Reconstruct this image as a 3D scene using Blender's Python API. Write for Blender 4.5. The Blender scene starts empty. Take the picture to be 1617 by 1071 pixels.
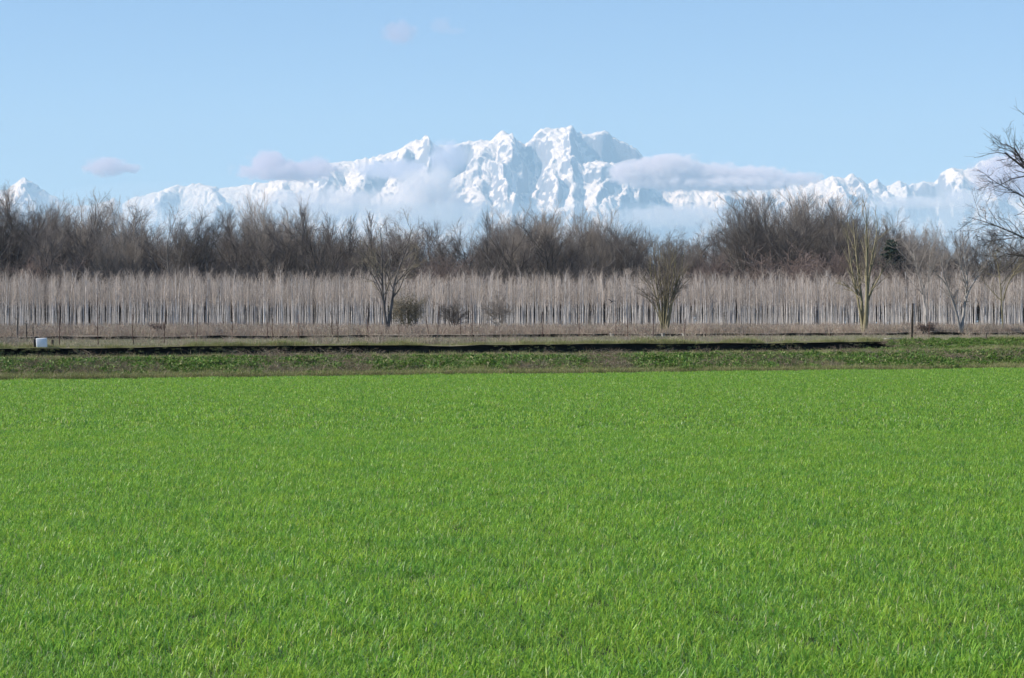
import bpy, math, random
import numpy as np

# ------------------------------------------------------------------ camera, sky, sun, exposure
SC = bpy.context.scene
F, CX, HY, CAMZ = 3804.0, 808.5, 515.0, 2.0       # photo pixels: focal length, centre column, horizon row; eye height
R = math.radians

cam_data = bpy.data.cameras.new("camera")
cam = bpy.data.objects.new("camera", cam_data)
SC.collection.objects.link(cam)
cam.location = (0, 0, CAMZ)
cam.rotation_euler = (R(90), 0, 0)
cam_data.sensor_width = 36.0
cam_data.lens = 36.0 * F / 1617.0
cam_data.shift_y = -(535.5 - HY) / 1617.0
cam_data.clip_start = 0.1
cam_data.clip_end = 150000.0
SC.camera = cam

SUN_EL, SUN_AZ = R(35), R(263)                    # azimuth clockwise from +Y (the view direction)
TO_SUN = np.array([math.sin(SUN_AZ) * math.cos(SUN_EL), math.cos(SUN_AZ) * math.cos(SUN_EL), math.sin(SUN_EL)])

world = bpy.data.worlds.new("World")
SC.world = world
world.use_nodes = True
wn = world.node_tree.nodes
wl = world.node_tree.links
wn.clear()
sky = wn.new("ShaderNodeTexSky")
sky.sky_type = 'NISHITA'
sky.sun_disc = False
sky.sun_elevation = SUN_EL
sky.sun_rotation = SUN_AZ
sky.altitude = 150
sky.air_density = 0.6
sky.dust_density = 0.0
sky.ozone_density = 5.0
bg = wn.new("ShaderNodeBackground")
bg.inputs["Strength"].default_value = 0.102
wo = wn.new("ShaderNodeOutputWorld")
wl.new(sky.outputs[0], bg.inputs["Color"])
wl.new(bg.outputs[0], wo.inputs["Surface"])

sun_data = bpy.data.lights.new("sun", 'SUN')
sun_data.energy = 4.2
sun_data.angle = R(0.5)
sun_data.color = (1.0, 0.95, 0.88)
sun = bpy.data.objects.new("sun", sun_data)
SC.collection.objects.link(sun)
sun.location = (-40, -20, 60)
from mathutils import Vector
sun.rotation_euler = Vector((-TO_SUN[0], -TO_SUN[1], -TO_SUN[2])).to_track_quat('-Z', 'Y').to_euler()

SC.view_settings.view_transform = 'Standard'
SC.view_settings.look = 'None'
SC.view_settings.exposure = 0.75
SC.view_settings.gamma = 1.0
SC.view_settings.use_curve_mapping = False
SC.render.engine = 'CYCLES'
SC.cycles.max_bounces = 6
SC.cycles.diffuse_bounces = 3
SC.cycles.transmission_bounces = 3
SC.cycles.volume_bounces = 4
SC.cycles.volume_max_steps = 256

# ------------------------------------------------------------------ helpers
def px_x(px, Y): return (px - CX) / F * Y
def py_z(py, Y): return CAMZ - (py - HY) / F * Y

def hash2(ix, iy, seed):
    n = (ix.astype(np.int64) * 374761393 + iy.astype(np.int64) * 668265263 + seed * 1442695041) & 0xFFFFFFFF
    n = ((n ^ (n >> 13)) * 1274126177) & 0xFFFFFFFF
    n = (n ^ (n >> 16)) & 0xFFFFFFFF
    return n / 4294967295.0

def vnoise(x, y, seed=0):
    x = np.asarray(x, float); y = np.asarray(y, float)
    ix = np.floor(x); iy = np.floor(y)
    fx = x - ix; fy = y - iy
    fx = fx ** 3 * (fx * (fx * 6 - 15) + 10); fy = fy ** 3 * (fy * (fy * 6 - 15) + 10)
    a = hash2(ix, iy, seed); b = hash2(ix + 1, iy, seed)
    c = hash2(ix, iy + 1, seed); d = hash2(ix + 1, iy + 1, seed)
    return (a * (1 - fx) + b * fx) * (1 - fy) + (c * (1 - fx) + d * fx) * fy

def fbm(x, y, seed=0, o=4):
    t = 0; a = 0.5; s = 0
    for k in range(o):
        t = t + a * vnoise(x * 2 ** k + 17.3 * k, y * 2 ** k - 9.1 * k, seed + k); s += a; a *= 0.5
    return t / s

def gnoise(x, y, seed=0):                            # gradient noise, -1..1: for the mountain
    x = np.asarray(x, float); y = np.asarray(y, float)
    ix = np.floor(x); iy = np.floor(y); fx = x - ix; fy = y - iy
    ux = fx ** 3 * (fx * (fx * 6 - 15) + 10); uy = fy ** 3 * (fy * (fy * 6 - 15) + 10)
    def g(i, j):
        a = hash2(ix + i, iy + j, seed) * 2 * np.pi
        return np.cos(a) * (fx - i) + np.sin(a) * (fy - j)
    return 1.5 * ((g(0, 0) * (1 - ux) + g(1, 0) * ux) * (1 - uy) + (g(0, 1) * (1 - ux) + g(1, 1) * ux) * uy)

def new_mesh(name, V, faces, mats=(), smooth=False, cols=None, midx=None):
    """V (n,3); faces: list of int arrays (m,k), k = 3 or 4; cols: per-vertex colour attribute 'tint'."""
    me = bpy.data.meshes.new(name)
    V = np.asarray(V, np.float32)
    me.vertices.add(len(V)); me.vertices.foreach_set("co", V.ravel())
    idx = np.concatenate([f.ravel() for f in faces]).astype(np.int32)
    tot = np.concatenate([np.full(len(f), f.shape[1], np.int32) for f in faces])
    start = np.concatenate([[0], np.cumsum(tot)[:-1]]).astype(np.int32)
    me.loops.add(len(idx)); me.loops.foreach_set("vertex_index", idx)
    me.polygons.add(len(tot)); me.polygons.foreach_set("loop_start", start)
    me.polygons.foreach_set("use_smooth", np.full(len(tot), smooth, bool))
    if midx is not None: me.polygons.foreach_set("material_index", np.asarray(midx, np.int32))
    if cols is not None:
        at = me.attributes.new("tint", 'FLOAT_COLOR', 'POINT')
        c = np.ones((len(V), 4), np.float32); c[:, :3] = cols
        at.data.foreach_set("color", c.ravel())
    for m in mats: me.materials.append(m)
    me.update(calc_edges=True); me.validate()
    return me

def link(name, data, parent=None):
    o = bpy.data.objects.new(name, data)
    SC.collection.objects.link(o)
    if parent: o.parent = parent
    return o

def tag(o, label=None, cat=None, group=None, kind=None):
    if label: o["label"] = label
    if cat: o["category"] = cat
    if group: o["group"] = group
    if kind: o["kind"] = kind
    return o

def copy_thing(root, loc, rz, scale, label=None, group=None):
    r = root.copy(); SC.collection.objects.link(r)
    r.location = loc; r.rotation_euler = (0, 0, rz); r.scale = scale
    if label: r["label"] = label
    if group: r["group"] = group
    for ch in root.children:
        c = ch.copy(); SC.collection.objects.link(c); c.parent = r
    return r

# ------------------------------------------------------------------ materials
def mat(name):
    m = bpy.data.materials.new(name); m.use_nodes = True
    nt = m.node_tree; nt.nodes.clear()
    out = nt.nodes.new("ShaderNodeOutputMaterial")
    return m, nt, out

def N(nt, typ, **kw):
    n = nt.nodes.new(typ)
    for k, v in kw.items():
        if k in n.inputs: n.inputs[k].default_value = v
        else: setattr(n, k, v)
    return n

def noise_mat(name, stops, scale=1.0, detail=6.0, rough=0.9, bump=0.0, coords='Position', stretch=(1, 1, 1), spec=0.2, rough_noise=0.55, bscale=None, vary=0.0):
    m, nt, out = mat(name)
    if coords == 'Position':
        src = N(nt, "ShaderNodeNewGeometry").outputs["Position"]
    else:
        src = N(nt, "ShaderNodeTexCoord").outputs["Object"]
    mp = N(nt, "ShaderNodeMapping"); mp.inputs["Scale"].default_value = stretch
    nt.links.new(src, mp.inputs["Vector"])
    nz = N(nt, "ShaderNodeTexNoise", Scale=scale, Detail=detail, Roughness=rough_noise)
    nt.links.new(mp.outputs[0], nz.inputs["Vector"])
    cr = N(nt, "ShaderNodeValToRGB")
    el = cr.color_ramp.elements
    while len(el) < len(stops): el.new(0.5)
    for e, (p, c) in zip(el, stops): e.position = p; e.color = (*c, 1)
    nt.links.new(nz.outputs["Fac"], cr.inputs[0])
    b = N(nt, "ShaderNodeBsdfPrincipled", Roughness=rough)
    b.inputs["Specular IOR Level"].default_value = spec
    if vary:                                       # every tree has a tone of its own
        oi = N(nt, "ShaderNodeObjectInfo")
        rr = N(nt, "ShaderNodeMapRange"); rr.inputs["To Min"].default_value = 1 - vary; rr.inputs["To Max"].default_value = 1 + vary
        nt.links.new(oi.outputs["Random"], rr.inputs["Value"])
        vm = N(nt, "ShaderNodeVectorMath", operation='SCALE')
        nt.links.new(cr.outputs[0], vm.inputs[0]); nt.links.new(rr.outputs[0], vm.inputs["Scale"])
        nt.links.new(vm.outputs[0], b.inputs["Base Color"])
    else:
        nt.links.new(cr.outputs[0], b.inputs["Base Color"])
    if bump:
        nb = N(nt, "ShaderNodeTexNoise", Scale=bscale or scale * 3, Detail=5.0)
        nt.links.new(mp.outputs[0], nb.inputs["Vector"])
        bp = N(nt, "ShaderNodeBump", Strength=bump)
        nt.links.new(nb.outputs["Fac"], bp.inputs["Height"])
        nt.links.new(bp.outputs[0], b.inputs["Normal"])
    nt.links.new(b.outputs[0], out.inputs["Surface"])
    return m

def leaf_mat(name, transl=0.35, rough=0.45, spec=0.35, patch=None, patch_scale=0.12):
    """colour from the blade's own 'tint'; slow patches of another growth colour across the ground"""
    m, nt, out = mat(name)
    at = N(nt, "ShaderNodeAttribute", attribute_name="tint")
    col = at.outputs["Color"]
    if patch:
        g = N(nt, "ShaderNodeNewGeometry")
        nz = N(nt, "ShaderNodeTexNoise", Scale=patch_scale, Detail=4.0, Roughness=0.6)
        nt.links.new(g.outputs["Position"], nz.inputs["Vector"])
        cr = N(nt, "ShaderNodeValToRGB")
        cr.color_ramp.elements[0].position = 0.35; cr.color_ramp.elements[0].color = (*patch[0], 1)
        cr.color_ramp.elements[1].position = 0.65; cr.color_ramp.elements[1].color = (*patch[1], 1)
        nt.links.new(nz.outputs["Fac"], cr.inputs[0])
        mx = N(nt, "ShaderNodeMix", data_type='RGBA', blend_type='MULTIPLY')
        mx.inputs[0].default_value = 1.0
        nt.links.new(col, mx.inputs[6]); nt.links.new(cr.outputs[0], mx.inputs[7])
        col = mx.outputs[2]
    b = N(nt, "ShaderNodeBsdfPrincipled", Roughness=rough)
    b.inputs["Specular IOR Level"].default_value = spec
    nt.links.new(col, b.inputs["Base Color"])
    if transl > 0:
        t = N(nt, "ShaderNodeBsdfTranslucent"); nt.links.new(col, t.inputs["Color"])
        ms = N(nt, "ShaderNodeMixShader"); ms.inputs[0].default_value = transl
        nt.links.new(b.outputs[0], ms.inputs[1]); nt.links.new(t.outputs[0], ms.inputs[2])
        nt.links.new(ms.outputs[0], out.inputs["Surface"])
    else:
        nt.links.new(b.outputs[0], out.inputs["Surface"])
    return m

def bark_mat(name, a, b, scale=3.0, stretch=(1, 1, 0.25)):
    return noise_mat(name, [(0.35, a), (0.65, b)], scale=scale, detail=4, rough=0.9, coords='Object', stretch=stretch, spec=0.1, vary=0.38)

M_WHEAT = leaf_mat("wheat_blade", 0.5, 0.42, 0.4, patch=((0.84, 0.92, 0.95), (1.12, 1.06, 0.9)), patch_scale=0.9)
M_STRAW = leaf_mat("straw_blade", 0.2, 0.7, 0.15)
M_WEED = leaf_mat("weed_leaf", 0.3, 0.55, 0.25)
M_STEM = leaf_mat("dead_stem", 0.0, 0.85, 0.1)
M_SOIL = noise_mat("field_soil", [(0.3, (0.03, 0.045, 0.014)), (0.7, (0.05, 0.075, 0.02))], scale=2.5)
M_EARTH = noise_mat("dry_earth", [(0.3, (0.10, 0.085, 0.055)), (0.55, (0.13, 0.12, 0.07)), (0.75, (0.17, 0.15, 0.10))], scale=0.8, bump=0.3)
M_BANK = noise_mat("bank_turf", [(0.3, (0.08, 0.125, 0.03)), (0.55, (0.125, 0.155, 0.05)), (0.75, (0.19, 0.17, 0.085))], scale=0.9, bump=0.4)
M_TRACK = noise_mat("gravel_track", [(0.3, (0.20, 0.18, 0.14)), (0.7, (0.34, 0.31, 0.26))], scale=2.2, bump=0.2)
M_VERGE = noise_mat("verge_turf", [(0.32, (0.11, 0.13, 0.055)), (0.5, (0.20, 0.185, 0.11)), (0.68, (0.30, 0.27, 0.19))], scale=0.22, stretch=(.5, 1.6, 1), bump=0.3)
M_MUD = noise_mat("wet_dark_mud", [(0.3, (0.010, 0.010, 0.008)), (0.55, (0.024, 0.023, 0.017)), (0.75, (0.06, 0.052, 0.036))], scale=1.1, bump=0.5, rough=0.7)
M_FLOOR = noise_mat("leaf_litter", [(0.32, (0.15, 0.14, 0.09)), (0.5, (0.21, 0.175, 0.135)), (0.7, (0.29, 0.25, 0.19))], scale=0.16)
M_PLAIN = noise_mat("far_plain", [(0.3, (0.07, 0.085, 0.04)), (0.7, (0.13, 0.12, 0.07))], scale=0.004)
M_CONC = noise_mat("weathered_concrete", [(0.3, (0.2, 0.19, 0.17)), (0.7, (0.32, 0.31, 0.28))], scale=4.0)

m_, nt_, out_ = mat("canal_water")
b_ = N(nt_, "ShaderNodeBsdfPrincipled", Roughness=0.08); b_.inputs["Base Color"].default_value = (0.02, 0.025, 0.02, 1)
nt_.links.new(b_.outputs[0], out_.inputs["Surface"]); M_WATER = m_

M_BARK_DARK = bark_mat("dark_grey_bark", (0.07, 0.064, 0.058), (0.14, 0.128, 0.115))
M_BARK_BLACK = bark_mat("dark_brown_bark", (0.06, 0.052, 0.045), (0.11, 0.096, 0.083))
M_BARK_PALE = bark_mat("pale_grey_bark", (0.2, 0.19, 0.17), (0.33, 0.31, 0.28))
M_BARK_OLIVE = bark_mat("lichened_bark", (0.13, 0.12, 0.07), (0.26, 0.23, 0.145), 6.0)
M_BARK_POPLAR = noise_mat("white_poplar_bark", [(0.3, (0.22, 0.205, 0.185)), (0.45, (0.44, 0.42, 0.39)), (0.72, (0.58, 0.56, 0.53))], scale=2.2, coords='Object', stretch=(1, 1, 1.2), spec=0.1, vary=0.3)
M_TWIG_DARK = bark_mat("dark_twigs", (0.108, 0.096, 0.088), (0.18, 0.162, 0.148), 0.4, (1, 1, 1))
M_TWIG_PALE = bark_mat("pale_twigs", (0.215, 0.19, 0.165), (0.315, 0.282, 0.245), 0.4, (1, 1, 1))
M_TWIG_RED = bark_mat("red_brown_twigs", (0.17, 0.132, 0.115), (0.24, 0.19, 0.165), 0.4, (1, 1, 1))
M_STEMRED = bark_mat("red_brown_stem", (0.09, 0.055, 0.045), (0.14, 0.09, 0.07), 0.4, (1, 1, 1))
M_TWIG_PINK = bark_mat("young_poplar_twigs", (0.415, 0.357, 0.30), (0.55, 0.482, 0.415), 0.8, (1, 1, 1))
M_TWIG_OLIVE = bark_mat("olive_twigs", (0.205, 0.182, 0.13), (0.30, 0.268, 0.20), 0.8, (1, 1, 1))
M_NEEDLE = leaf_mat("conifer_needles", 0.1, 0.6, 0.2)

# ------------------------------------------------------------------ ground
SK = 0.6                                           # the canal runs askew: v = Y - SK * x is constant along it
KN_V = [-200, 98.2, 99.2, 100.0, 101.5, 104, 108, 111.5, 114.5, 116.8, 117.7]
KN_Z = [0.0, 0.0, 0.06, 0.02, 0.10, 0.20, 0.44, 0.57, 0.62, 0.61, 0.55]
KF_V = [122.0, 123.5, 135, 149.5, 150.6]
KF_Z = [1.06, 1.09, 1.13, 1.20, 1.14]
KP_V = [153.4, 154.5, 175, 350, 1000]
KP_Z = [1.45, 1.46, 1.42, 1.36, 1.36]

def height(x, Y):
    x = np.asarray(x, float); Y = np.asarray(Y, float)
    v = Y - SK * x
    z = np.interp(v, KN_V + [119.6] + KF_V + [152.0] + KP_V, KN_Z + [0.87] + KF_Z + [1.3] + KP_Z)
    w = np.clip((v - 100.5) / 4, 0, 1) * np.clip((800 - v) / 100, 0, 1)
    z = z + w * (fbm(x * 0.35, Y * 0.35, 3, 3) - 0.5) * 0.12 + np.clip((v - 100.5) / 2, 0, 1) * np.clip((109 - v) / 3, 0, 1) * (fbm(x * 1.1, Y * 1.1, 8, 3) - 0.5) * 0.5
    z = z + np.clip((v - 105) / 10, 0, 1) * np.clip((300 - v) / 100, 0, 1) * 0.0022 * np.clip(x, -40, 40)
    z = z + np.clip(1 - np.abs(v - 119.8) / 4.5, 0, 1) * (fbm(x * .22, v * .1, 91, 3) - .5) * 0.28 * (v > 112)
    mound = np.exp(-(((x - 27) / 4.5) ** 2 + ((v - 112) / 8) ** 2))
    return z + mound * 0.12

XS = np.unique(np.concatenate([np.linspace(-420, -60, 40), np.arange(-60, 60.1, 0.75), np.linspace(60, 420, 40)]))
def strip(name, vs, material, zfun=None, xs=XS, kind='structure', label=None):
    vs = np.asarray(vs, float)
    X, Vv = np.meshgrid(xs, vs)
    Yy = Vv + SK * X
    Z = (zfun or height)(X, Yy)
    V = np.stack([X.ravel(), Yy.ravel(), Z.ravel()], 1)
    n, m = len(vs), len(xs)
    i = np.arange((n - 1) * m).reshape(n - 1, m)[:, :-1].ravel()
    o = link(name, new_mesh(name, V, [np.stack([i, i + 1, i + m + 1, i + m], 1)], [material], True))
    return tag(o, label, None, None, kind)

V_END = 420.0
strip("field", np.concatenate([np.linspace(-300, -20, 15), np.linspace(-10, 98.6, 60)]), M_SOIL)
strip("embankment", np.linspace(98.6, 112.6, 29), M_BANK)
strip("track", np.linspace(112.6, 116.0, 8), M_TRACK)
strip("canal_shoulder", np.linspace(116.0, 117.7, 5), M_BANK)
strip("verge", np.concatenate([np.linspace(122.0, 126, 9), np.linspace(127, 150.6, 24)]), M_VERGE)
strip("ground", np.concatenate([np.linspace(153.4, 180, 28), np.linspace(184, 760, 80)]), M_FLOOR)

# canal: near face, bed, far face (slightly undercut); it stops at the grassy crossing on the right
XE = 21.0
canal_x = np.concatenate([XS[XS < XE - 0.1], [XE]])
def wall_mesh(name, prof, xs, material):
    """prof(x): list of (v, z) across the canal"""
    rows = [prof(x) for x in xs]
    k = len(rows[0]); V = []
    for x, row in zip(xs, rows):
        for (v, z) in row: V.append((x, v + SK * x, z))
    m = len(xs)
    i = (np.arange((m - 1)).reshape(-1, 1) * k + np.arange(k - 1).reshape(1, -1)).ravel()
    o = link(name, new_mesh(name, np.array(V), [np.stack([i, i + k, i + k + 1, i + 1], 1)], [material], True))
    return tag(o, kind='structure')
def canal_prof(x):                                  # its edges crumble here and there
    zn = float(height(x, 117.7 + SK * x)); zf = float(height(x, 122.0 + SK * x))
    j = 0.12 * (vnoise(np.array([x * 0.9]), np.array([1.0]), 5)[0] - 0.5)
    return [(117.7, zn), (117.95, zn - 0.25), (118.2, -0.55), (121.6, -0.6), (122.12 + j, -0.1), (122.2 + j, zf - 0.25), (122.1 + j * .5, zf - 0.08), (122.0, zf)]
wall_mesh("canal_bank", canal_prof, canal_x, M_MUD)
def ditch_prof(x):
    zn = float(height(x, 150.6 + SK * x)); zf = float(height(x, 153.4 + SK * x))
    j = 0.2 * (vnoise(np.array([x * 0.6]), np.array([3.0]), 6)[0] - 0.5)
    return [(150.6, zn), (150.9, 0.75), (152.9, 0.72), (153.45 + j, zf - 0.3), (153.5 + j, zf - 0.1), (153.4, zf)]
wall_mesh("ditch_bank", ditch_prof, XS[np.abs(XS) < 400], M_MUD)
wx = np.array([-400.0, XE])
def wat(x): return [(118.02, -0.25), (121.95, -0.25)]
wall_mesh("water", wat, wx, M_WATER)
cross_x = np.concatenate([[XE], XS[XS > XE + 0.1]])
strip("crossing", np.linspace(117.7, 122.0, 8), M_BANK, xs=cross_x)
# closing wall of the canal at the crossing
cp = canal_prof(XE); Vc = []
for (v, z) in cp:
    Vc.append((XE, v + SK * XE, z)); Vc.append((XE, v + SK * XE, float(height(XE, v + SK * XE))))
ic = np.arange(len(cp) - 1) * 2
tag(link("canal_end", new_mesh("canal_end", np.array(Vc), [np.stack([ic, ic + 2, ic + 3, ic + 1], 1)], [M_MUD])), kind='structure')
# the plain the mountains rise from
pxs = np.linspace(-38000, 38000, 20); pys = np.linspace(-2500, 64000, 20)
PX, PY = np.meshgrid(pxs, pys)
ii = np.arange(19 * 20).reshape(19, 20)[:, :-1].ravel()
tag(link("plain", new_mesh("plain", np.stack([PX.ravel(), PY.ravel(), np.full(400, -1.2)], 1), [np.stack([ii, ii + 1, ii + 21, ii + 20], 1)], [M_PLAIN])), kind='structure')
# mown pale path over the crossing
pp = []
for t in np.linspace(0, 1, 24):
    px = 1418 + t * 150; Y = 128 + t * 18; x = px_x(px, Y); 
    for s in (-0.22, 0.22):
        pp.append((x, Y + s * 1.6, float(height(x, Y + s * 1.6)) + 0.03 + 0.02 * math.sin(t * 9)))
ip = np.arange(23) * 2
tag(link("path", new_mesh("path", np.array(pp), [np.stack([ip, ip + 2, ip + 3, ip + 1], 1)],
     [noise_mat("mown_path", [(0.3, (0.26, 0.28, 0.12)), (0.7, (0.34, 0.34, 0.18))], scale=1.5)])), kind='structure')

# ------------------------------------------------------------------ mountains
M_SNOW, nt, out = mat("snow_and_rock")
g = N(nt, "ShaderNodeNewGeometry")
sep = N(nt, "ShaderNodeSeparateXYZ"); nt.links.new(g.outputs["Normal"], sep.inputs[0])
nz = N(nt, "ShaderNodeTexNoise", Scale=0.004, Detail=8.0, Roughness=0.65); nt.links.new(g.outputs["Position"], nz.inputs["Vector"])
sepp = N(nt, "ShaderNodeSeparateXYZ"); nt.links.new(g.outputs["Position"], sepp.inputs[0])
ma = N(nt, "ShaderNodeMath", operation='MULTIPLY_ADD'); ma.inputs[1].default_value = 0.9; nt.links.new(nz.outputs["Fac"], ma.inputs[0]); nt.links.new(sep.outputs["Z"], ma.inputs[2])
mr = N(nt, "ShaderNodeMapRange"); mr.inputs["From Min"].default_value = 0.93; mr.inputs["From Max"].default_value = 1.03
nt.links.new(ma.outputs[0], mr.inputs["Value"])
ml = N(nt, "ShaderNodeMapRange"); ml.inputs["From Min"].default_value = 1100; ml.inputs["From Max"].default_value = 1900
nt.links.new(sepp.outputs["Z"], ml.inputs["Value"])
mm = N(nt, "ShaderNodeMath", operation='MULTIPLY'); nt.links.new(mr.outputs[0], mm.inputs[0]); nt.links.new(ml.outputs[0], mm.inputs[1])
mx = N(nt, "ShaderNodeMix", data_type='RGBA'); mx.inputs[6].default_value = (0.27, 0.29, 0.34, 1); mx.inputs[7].default_value = (0.92, 0.87, 0.80, 1)
nt.links.new(mm.outputs[0], mx.inputs[0])
bs = N(nt, "ShaderNodeBsdfPrincipled", Roughness=0.8); bs.inputs["Specular IOR Level"].default_value = 0.1
nt.links.new(mx.outputs[2], bs.inputs["Base Color"])
nb = N(nt, "ShaderNodeTexNoise", Scale=0.014, Detail=8.0, Roughness=0.68); nt.links.new(g.outputs["Position"], nb.inputs["Vector"])
bp = N(nt, "ShaderNodeBump", Strength=0.8, Distance=45.0); nt.links.new(nb.outputs["Fac"], bp.inputs["Height"]); nt.links.new(bp.outputs[0], bs.inputs["Normal"])
nt.links.new(bs.outputs[0], out.inputs["Surface"])

YR = 56000.0; PPM = F / YR                        # photo pixels per metre at the main ridge
SKY_L = [(-420, 300), (-200, 290), (-60, 305), (0, 299), (22, 292), (40, 280), (52, 288), (75, 303), (100, 318), (125, 326), (155, 322), (180, 312), (192, 322), (215, 310),
  (250, 303), (275, 294), (325, 290), (345, 296), (375, 293), (420, 286), (440, 285), (475, 272), (510, 258), (540, 258), (575, 252), (593, 248), (615, 240), (630, 235), (643, 230),
  (655, 224), (665, 222), (673, 215), (680, 222), (690, 228), (704, 228), (727, 227), (740, 223), (774, 222), (785, 215), (794, 211), (807, 213), (817, 222), (830, 226), (844, 215), (854, 207), (861, 203),
  (874, 203), (884, 206), (894, 204), (904, 202), (912, 210), (927, 210), (938, 209), (947, 207), (957, 209), (967, 215), (987, 227), (1004, 233), (1013, 243), (1020, 256), (1050, 274), (1090, 282), (1150, 288),
  (1220, 290), (1268, 287), (1279, 285), (1309, 283), (1316, 280), (1332, 282), (1346, 276), (1359, 280), (1369, 290), (1385, 285), (1399, 296), (1410, 292), (1422, 286), (1432, 288),
  (1455, 286), (1475, 290), (1485, 276), (1502, 266), (1515, 267), (1538, 266), (1548, 258), (1558, 251), (1578, 248), (1608, 243), (1640, 240), (1700, 250), (1800, 262), (2050, 280)]
SPX = np.array([p[0] for p in SKY_L], float); SPY = np.array([p[1] for p in SKY_L], float)
# spurs: polyline in photo pixels, height, half width to the left and to the right (metres)
SPURS = [
  ([(902, 205), (900, 225), (898, 238), (905, 258), (915, 264)], 380, 800, 330),
  ([(915, 264), (947, 268), (984, 281), (1010, 297), (1031, 296), (1050, 322)], 330, 700, 380),
  ([(896, 238), (880, 252), (862, 262), (850, 276), (845, 300), (838, 325)], 280, 650, 360),
  ([(878, 262), (876, 285), (880, 318)], 220, 500, 220),
  ([(925, 275), (915, 300), (905, 325), (900, 345)], 200, 520, 260),
  ([(965, 282), (950, 305), (945, 330)], 200, 520, 240),
  ([(1000, 292), (990, 318), (975, 342)], 240, 520, 260),
  ([(800, 212), (814, 228), (824, 246), (829, 268)], 300, 650, 260),
  ([(772, 222), (768, 240), (760, 255)], 180, 450, 260),
  ([(735, 262), (765, 262), (792, 264), (800, 275), (798, 305)], 280, 520, 240),
  ([(822, 280), (818, 305), (812, 330)], 240, 420, 240),
  ([(760, 290), (758, 315), (750, 340)], 190, 400, 220),
  ([(673, 216), (680, 235), (684, 262), (680, 280)], 330, 620, 420),
  ([(645, 232), (640, 250), (630, 270)], 200, 420, 260),
  ([(600, 246), (590, 262), (575, 285), (560, 310)], 260, 600, 330),
  ([(540, 258), (520, 280), (505, 305)], 230, 500, 300),
  ([(450, 285), (445, 305), (430, 330)], 220, 500, 320),
  ([(325, 290), (335, 308), (345, 330)], 240, 600, 300),
  ([(275, 294), (262, 312), (250, 335)], 200, 450, 260),
  ([(40, 280), (48, 298), (58, 320)], 260, 450, 260),
  ([(852, 210), (850, 225), (846, 250)], 200, 320, 220),
  ([(950, 208), (958, 226), (966, 246)], 130, 240, 260),
  ([(1130, 288), (1140, 305), (1150, 330)], 200, 420, 260),
  ([(1316, 280), (1332, 298), (1350, 315)], 280, 520, 260),
  ([(1346, 276), (1362, 292), (1378, 315)], 260, 380, 260),
  ([(1385, 285), (1396, 305), (1402, 325)], 240, 340, 220),
  ([(1422, 286), (1424, 300), (1430, 322)], 240, 340, 240),
  ([(1502, 266), (1520, 285), (1530, 312)], 260, 600, 300),
  ([(1480, 288), (1500, 300), (1505, 325)], 220, 420, 260),
  ([(1558, 251), (1568, 275), (1580, 310)], 260, 500, 300)]

mx_ = np.unique(np.concatenate([np.linspace(-21000, -13200, 120), np.arange(-13200, 13200, 22.0), np.linspace(13200, 21000, 120)]))
my_ = np.unique(np.concatenate([np.arange(47000, 52400, 140.0), np.arange(52400, 56400, 24.0), np.arange(56400, 59600, 160.0)]))
GX, GY = np.meshgrid(mx_, my_)
wxn = gnoise(GX / 1400, GY / 1400, 41) * 230 + gnoise(GX / 500, GY / 500, 42) * 90
near0 = np.clip(np.abs(GY - YR) / 500, 0, 1)
XW = GX + wxn * near0
D = YR - GY
QX0 = GX + gnoise(GX / 300, GY / 300, 97) * 60; QY0 = GY + gnoise(GX / 300, GY / 300, 98) * 60
hs = np.interp(XW * PPM + CX, SPX, SPY)
hs = CAMZ - (hs - HY) / PPM
hs = hs + np.exp(-(D / 260.0) ** 2) * (38 * (1 - np.abs(gnoise(QX0 / 520, QY0 / 520, 95)) * 2.2) - 22 + 30 * (1 - np.abs(gnoise(QX0 / 170, QY0 / 170, 96)) * 2) - 14)
SL = 0.78
face = np.where(D > 0, SL * np.minimum(D, 2600) + 0.5 * np.clip(D - 2600, 0, 3000) + 0.25 * np.clip(D - 5600, 0, 9000), 0.9 * -D)
hgt = hs - face
bump = np.zeros_like(hgt)
wy = gnoise(GX / 900, GY / 900, 51) * 160 + gnoise(GX / 300, GY / 300, 52) * 60
wxx = gnoise(GX / 900, GY / 900, 53) * 160 + gnoise(GX / 300, GY / 300, 54) * 60
QX = GX + wxx; QY = GY + wy
for line, B, WL, WR in SPURS:
    pts = []
    for i, (px, py) in enumerate(line):
        Bi = 1.35 * B * (0.15 if (i == 0 and py - np.interp(px, SPX, SPY) < 8) else 1)
        d = max(0.0, (py + Bi * PPM - np.interp(px, SPX, SPY)) / (SL * PPM))
        Y = YR - d
        pts.append((px_x(px, Y), Y, Bi))
    best = np.zeros_like(hgt)
    for (x0, y0, b0), (x1, y1, b1) in zip(pts[:-1], pts[1:]):
        dx, dy = x1 - x0, y1 - y0
        L2 = dx * dx + dy * dy + 1e-6
        t = np.clip(((QX - x0) * dx + (QY - y0) * dy) / L2, 0, 1)
        ex = QX - (x0 + t * dx); ey = QY - (y0 + t * dy)
        dist = np.hypot(ex, ey)
        wid = np.where(ex < 0, WL, WR)
        best = np.maximum(best, 1.35 * (b0 + (b1 - b0) * t) / 1.35 * np.clip(1 - dist / wid, 0, 1))
    bump = np.maximum(bump, best)
hgt = hgt + bump
PXG = GX * PPM + CX
def ss(a, b, t): u = np.clip((t - a) / (b - a), 0, 1); return u * u * (3 - 2 * u)
hgt -= np.interp(PXG + wxn * .03, [899, 985, 1000, 1075], [0, 880, 880, 0]) * ss(40, 420, D) * (1 - ss(850, 1200, D))
hgt -= np.interp(PXG + wxn * .03, [678, 722, 730, 748], [0, 470, 470, 0]) * ss(60, 350, D) * (1 - ss(900, 1500, D))
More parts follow.
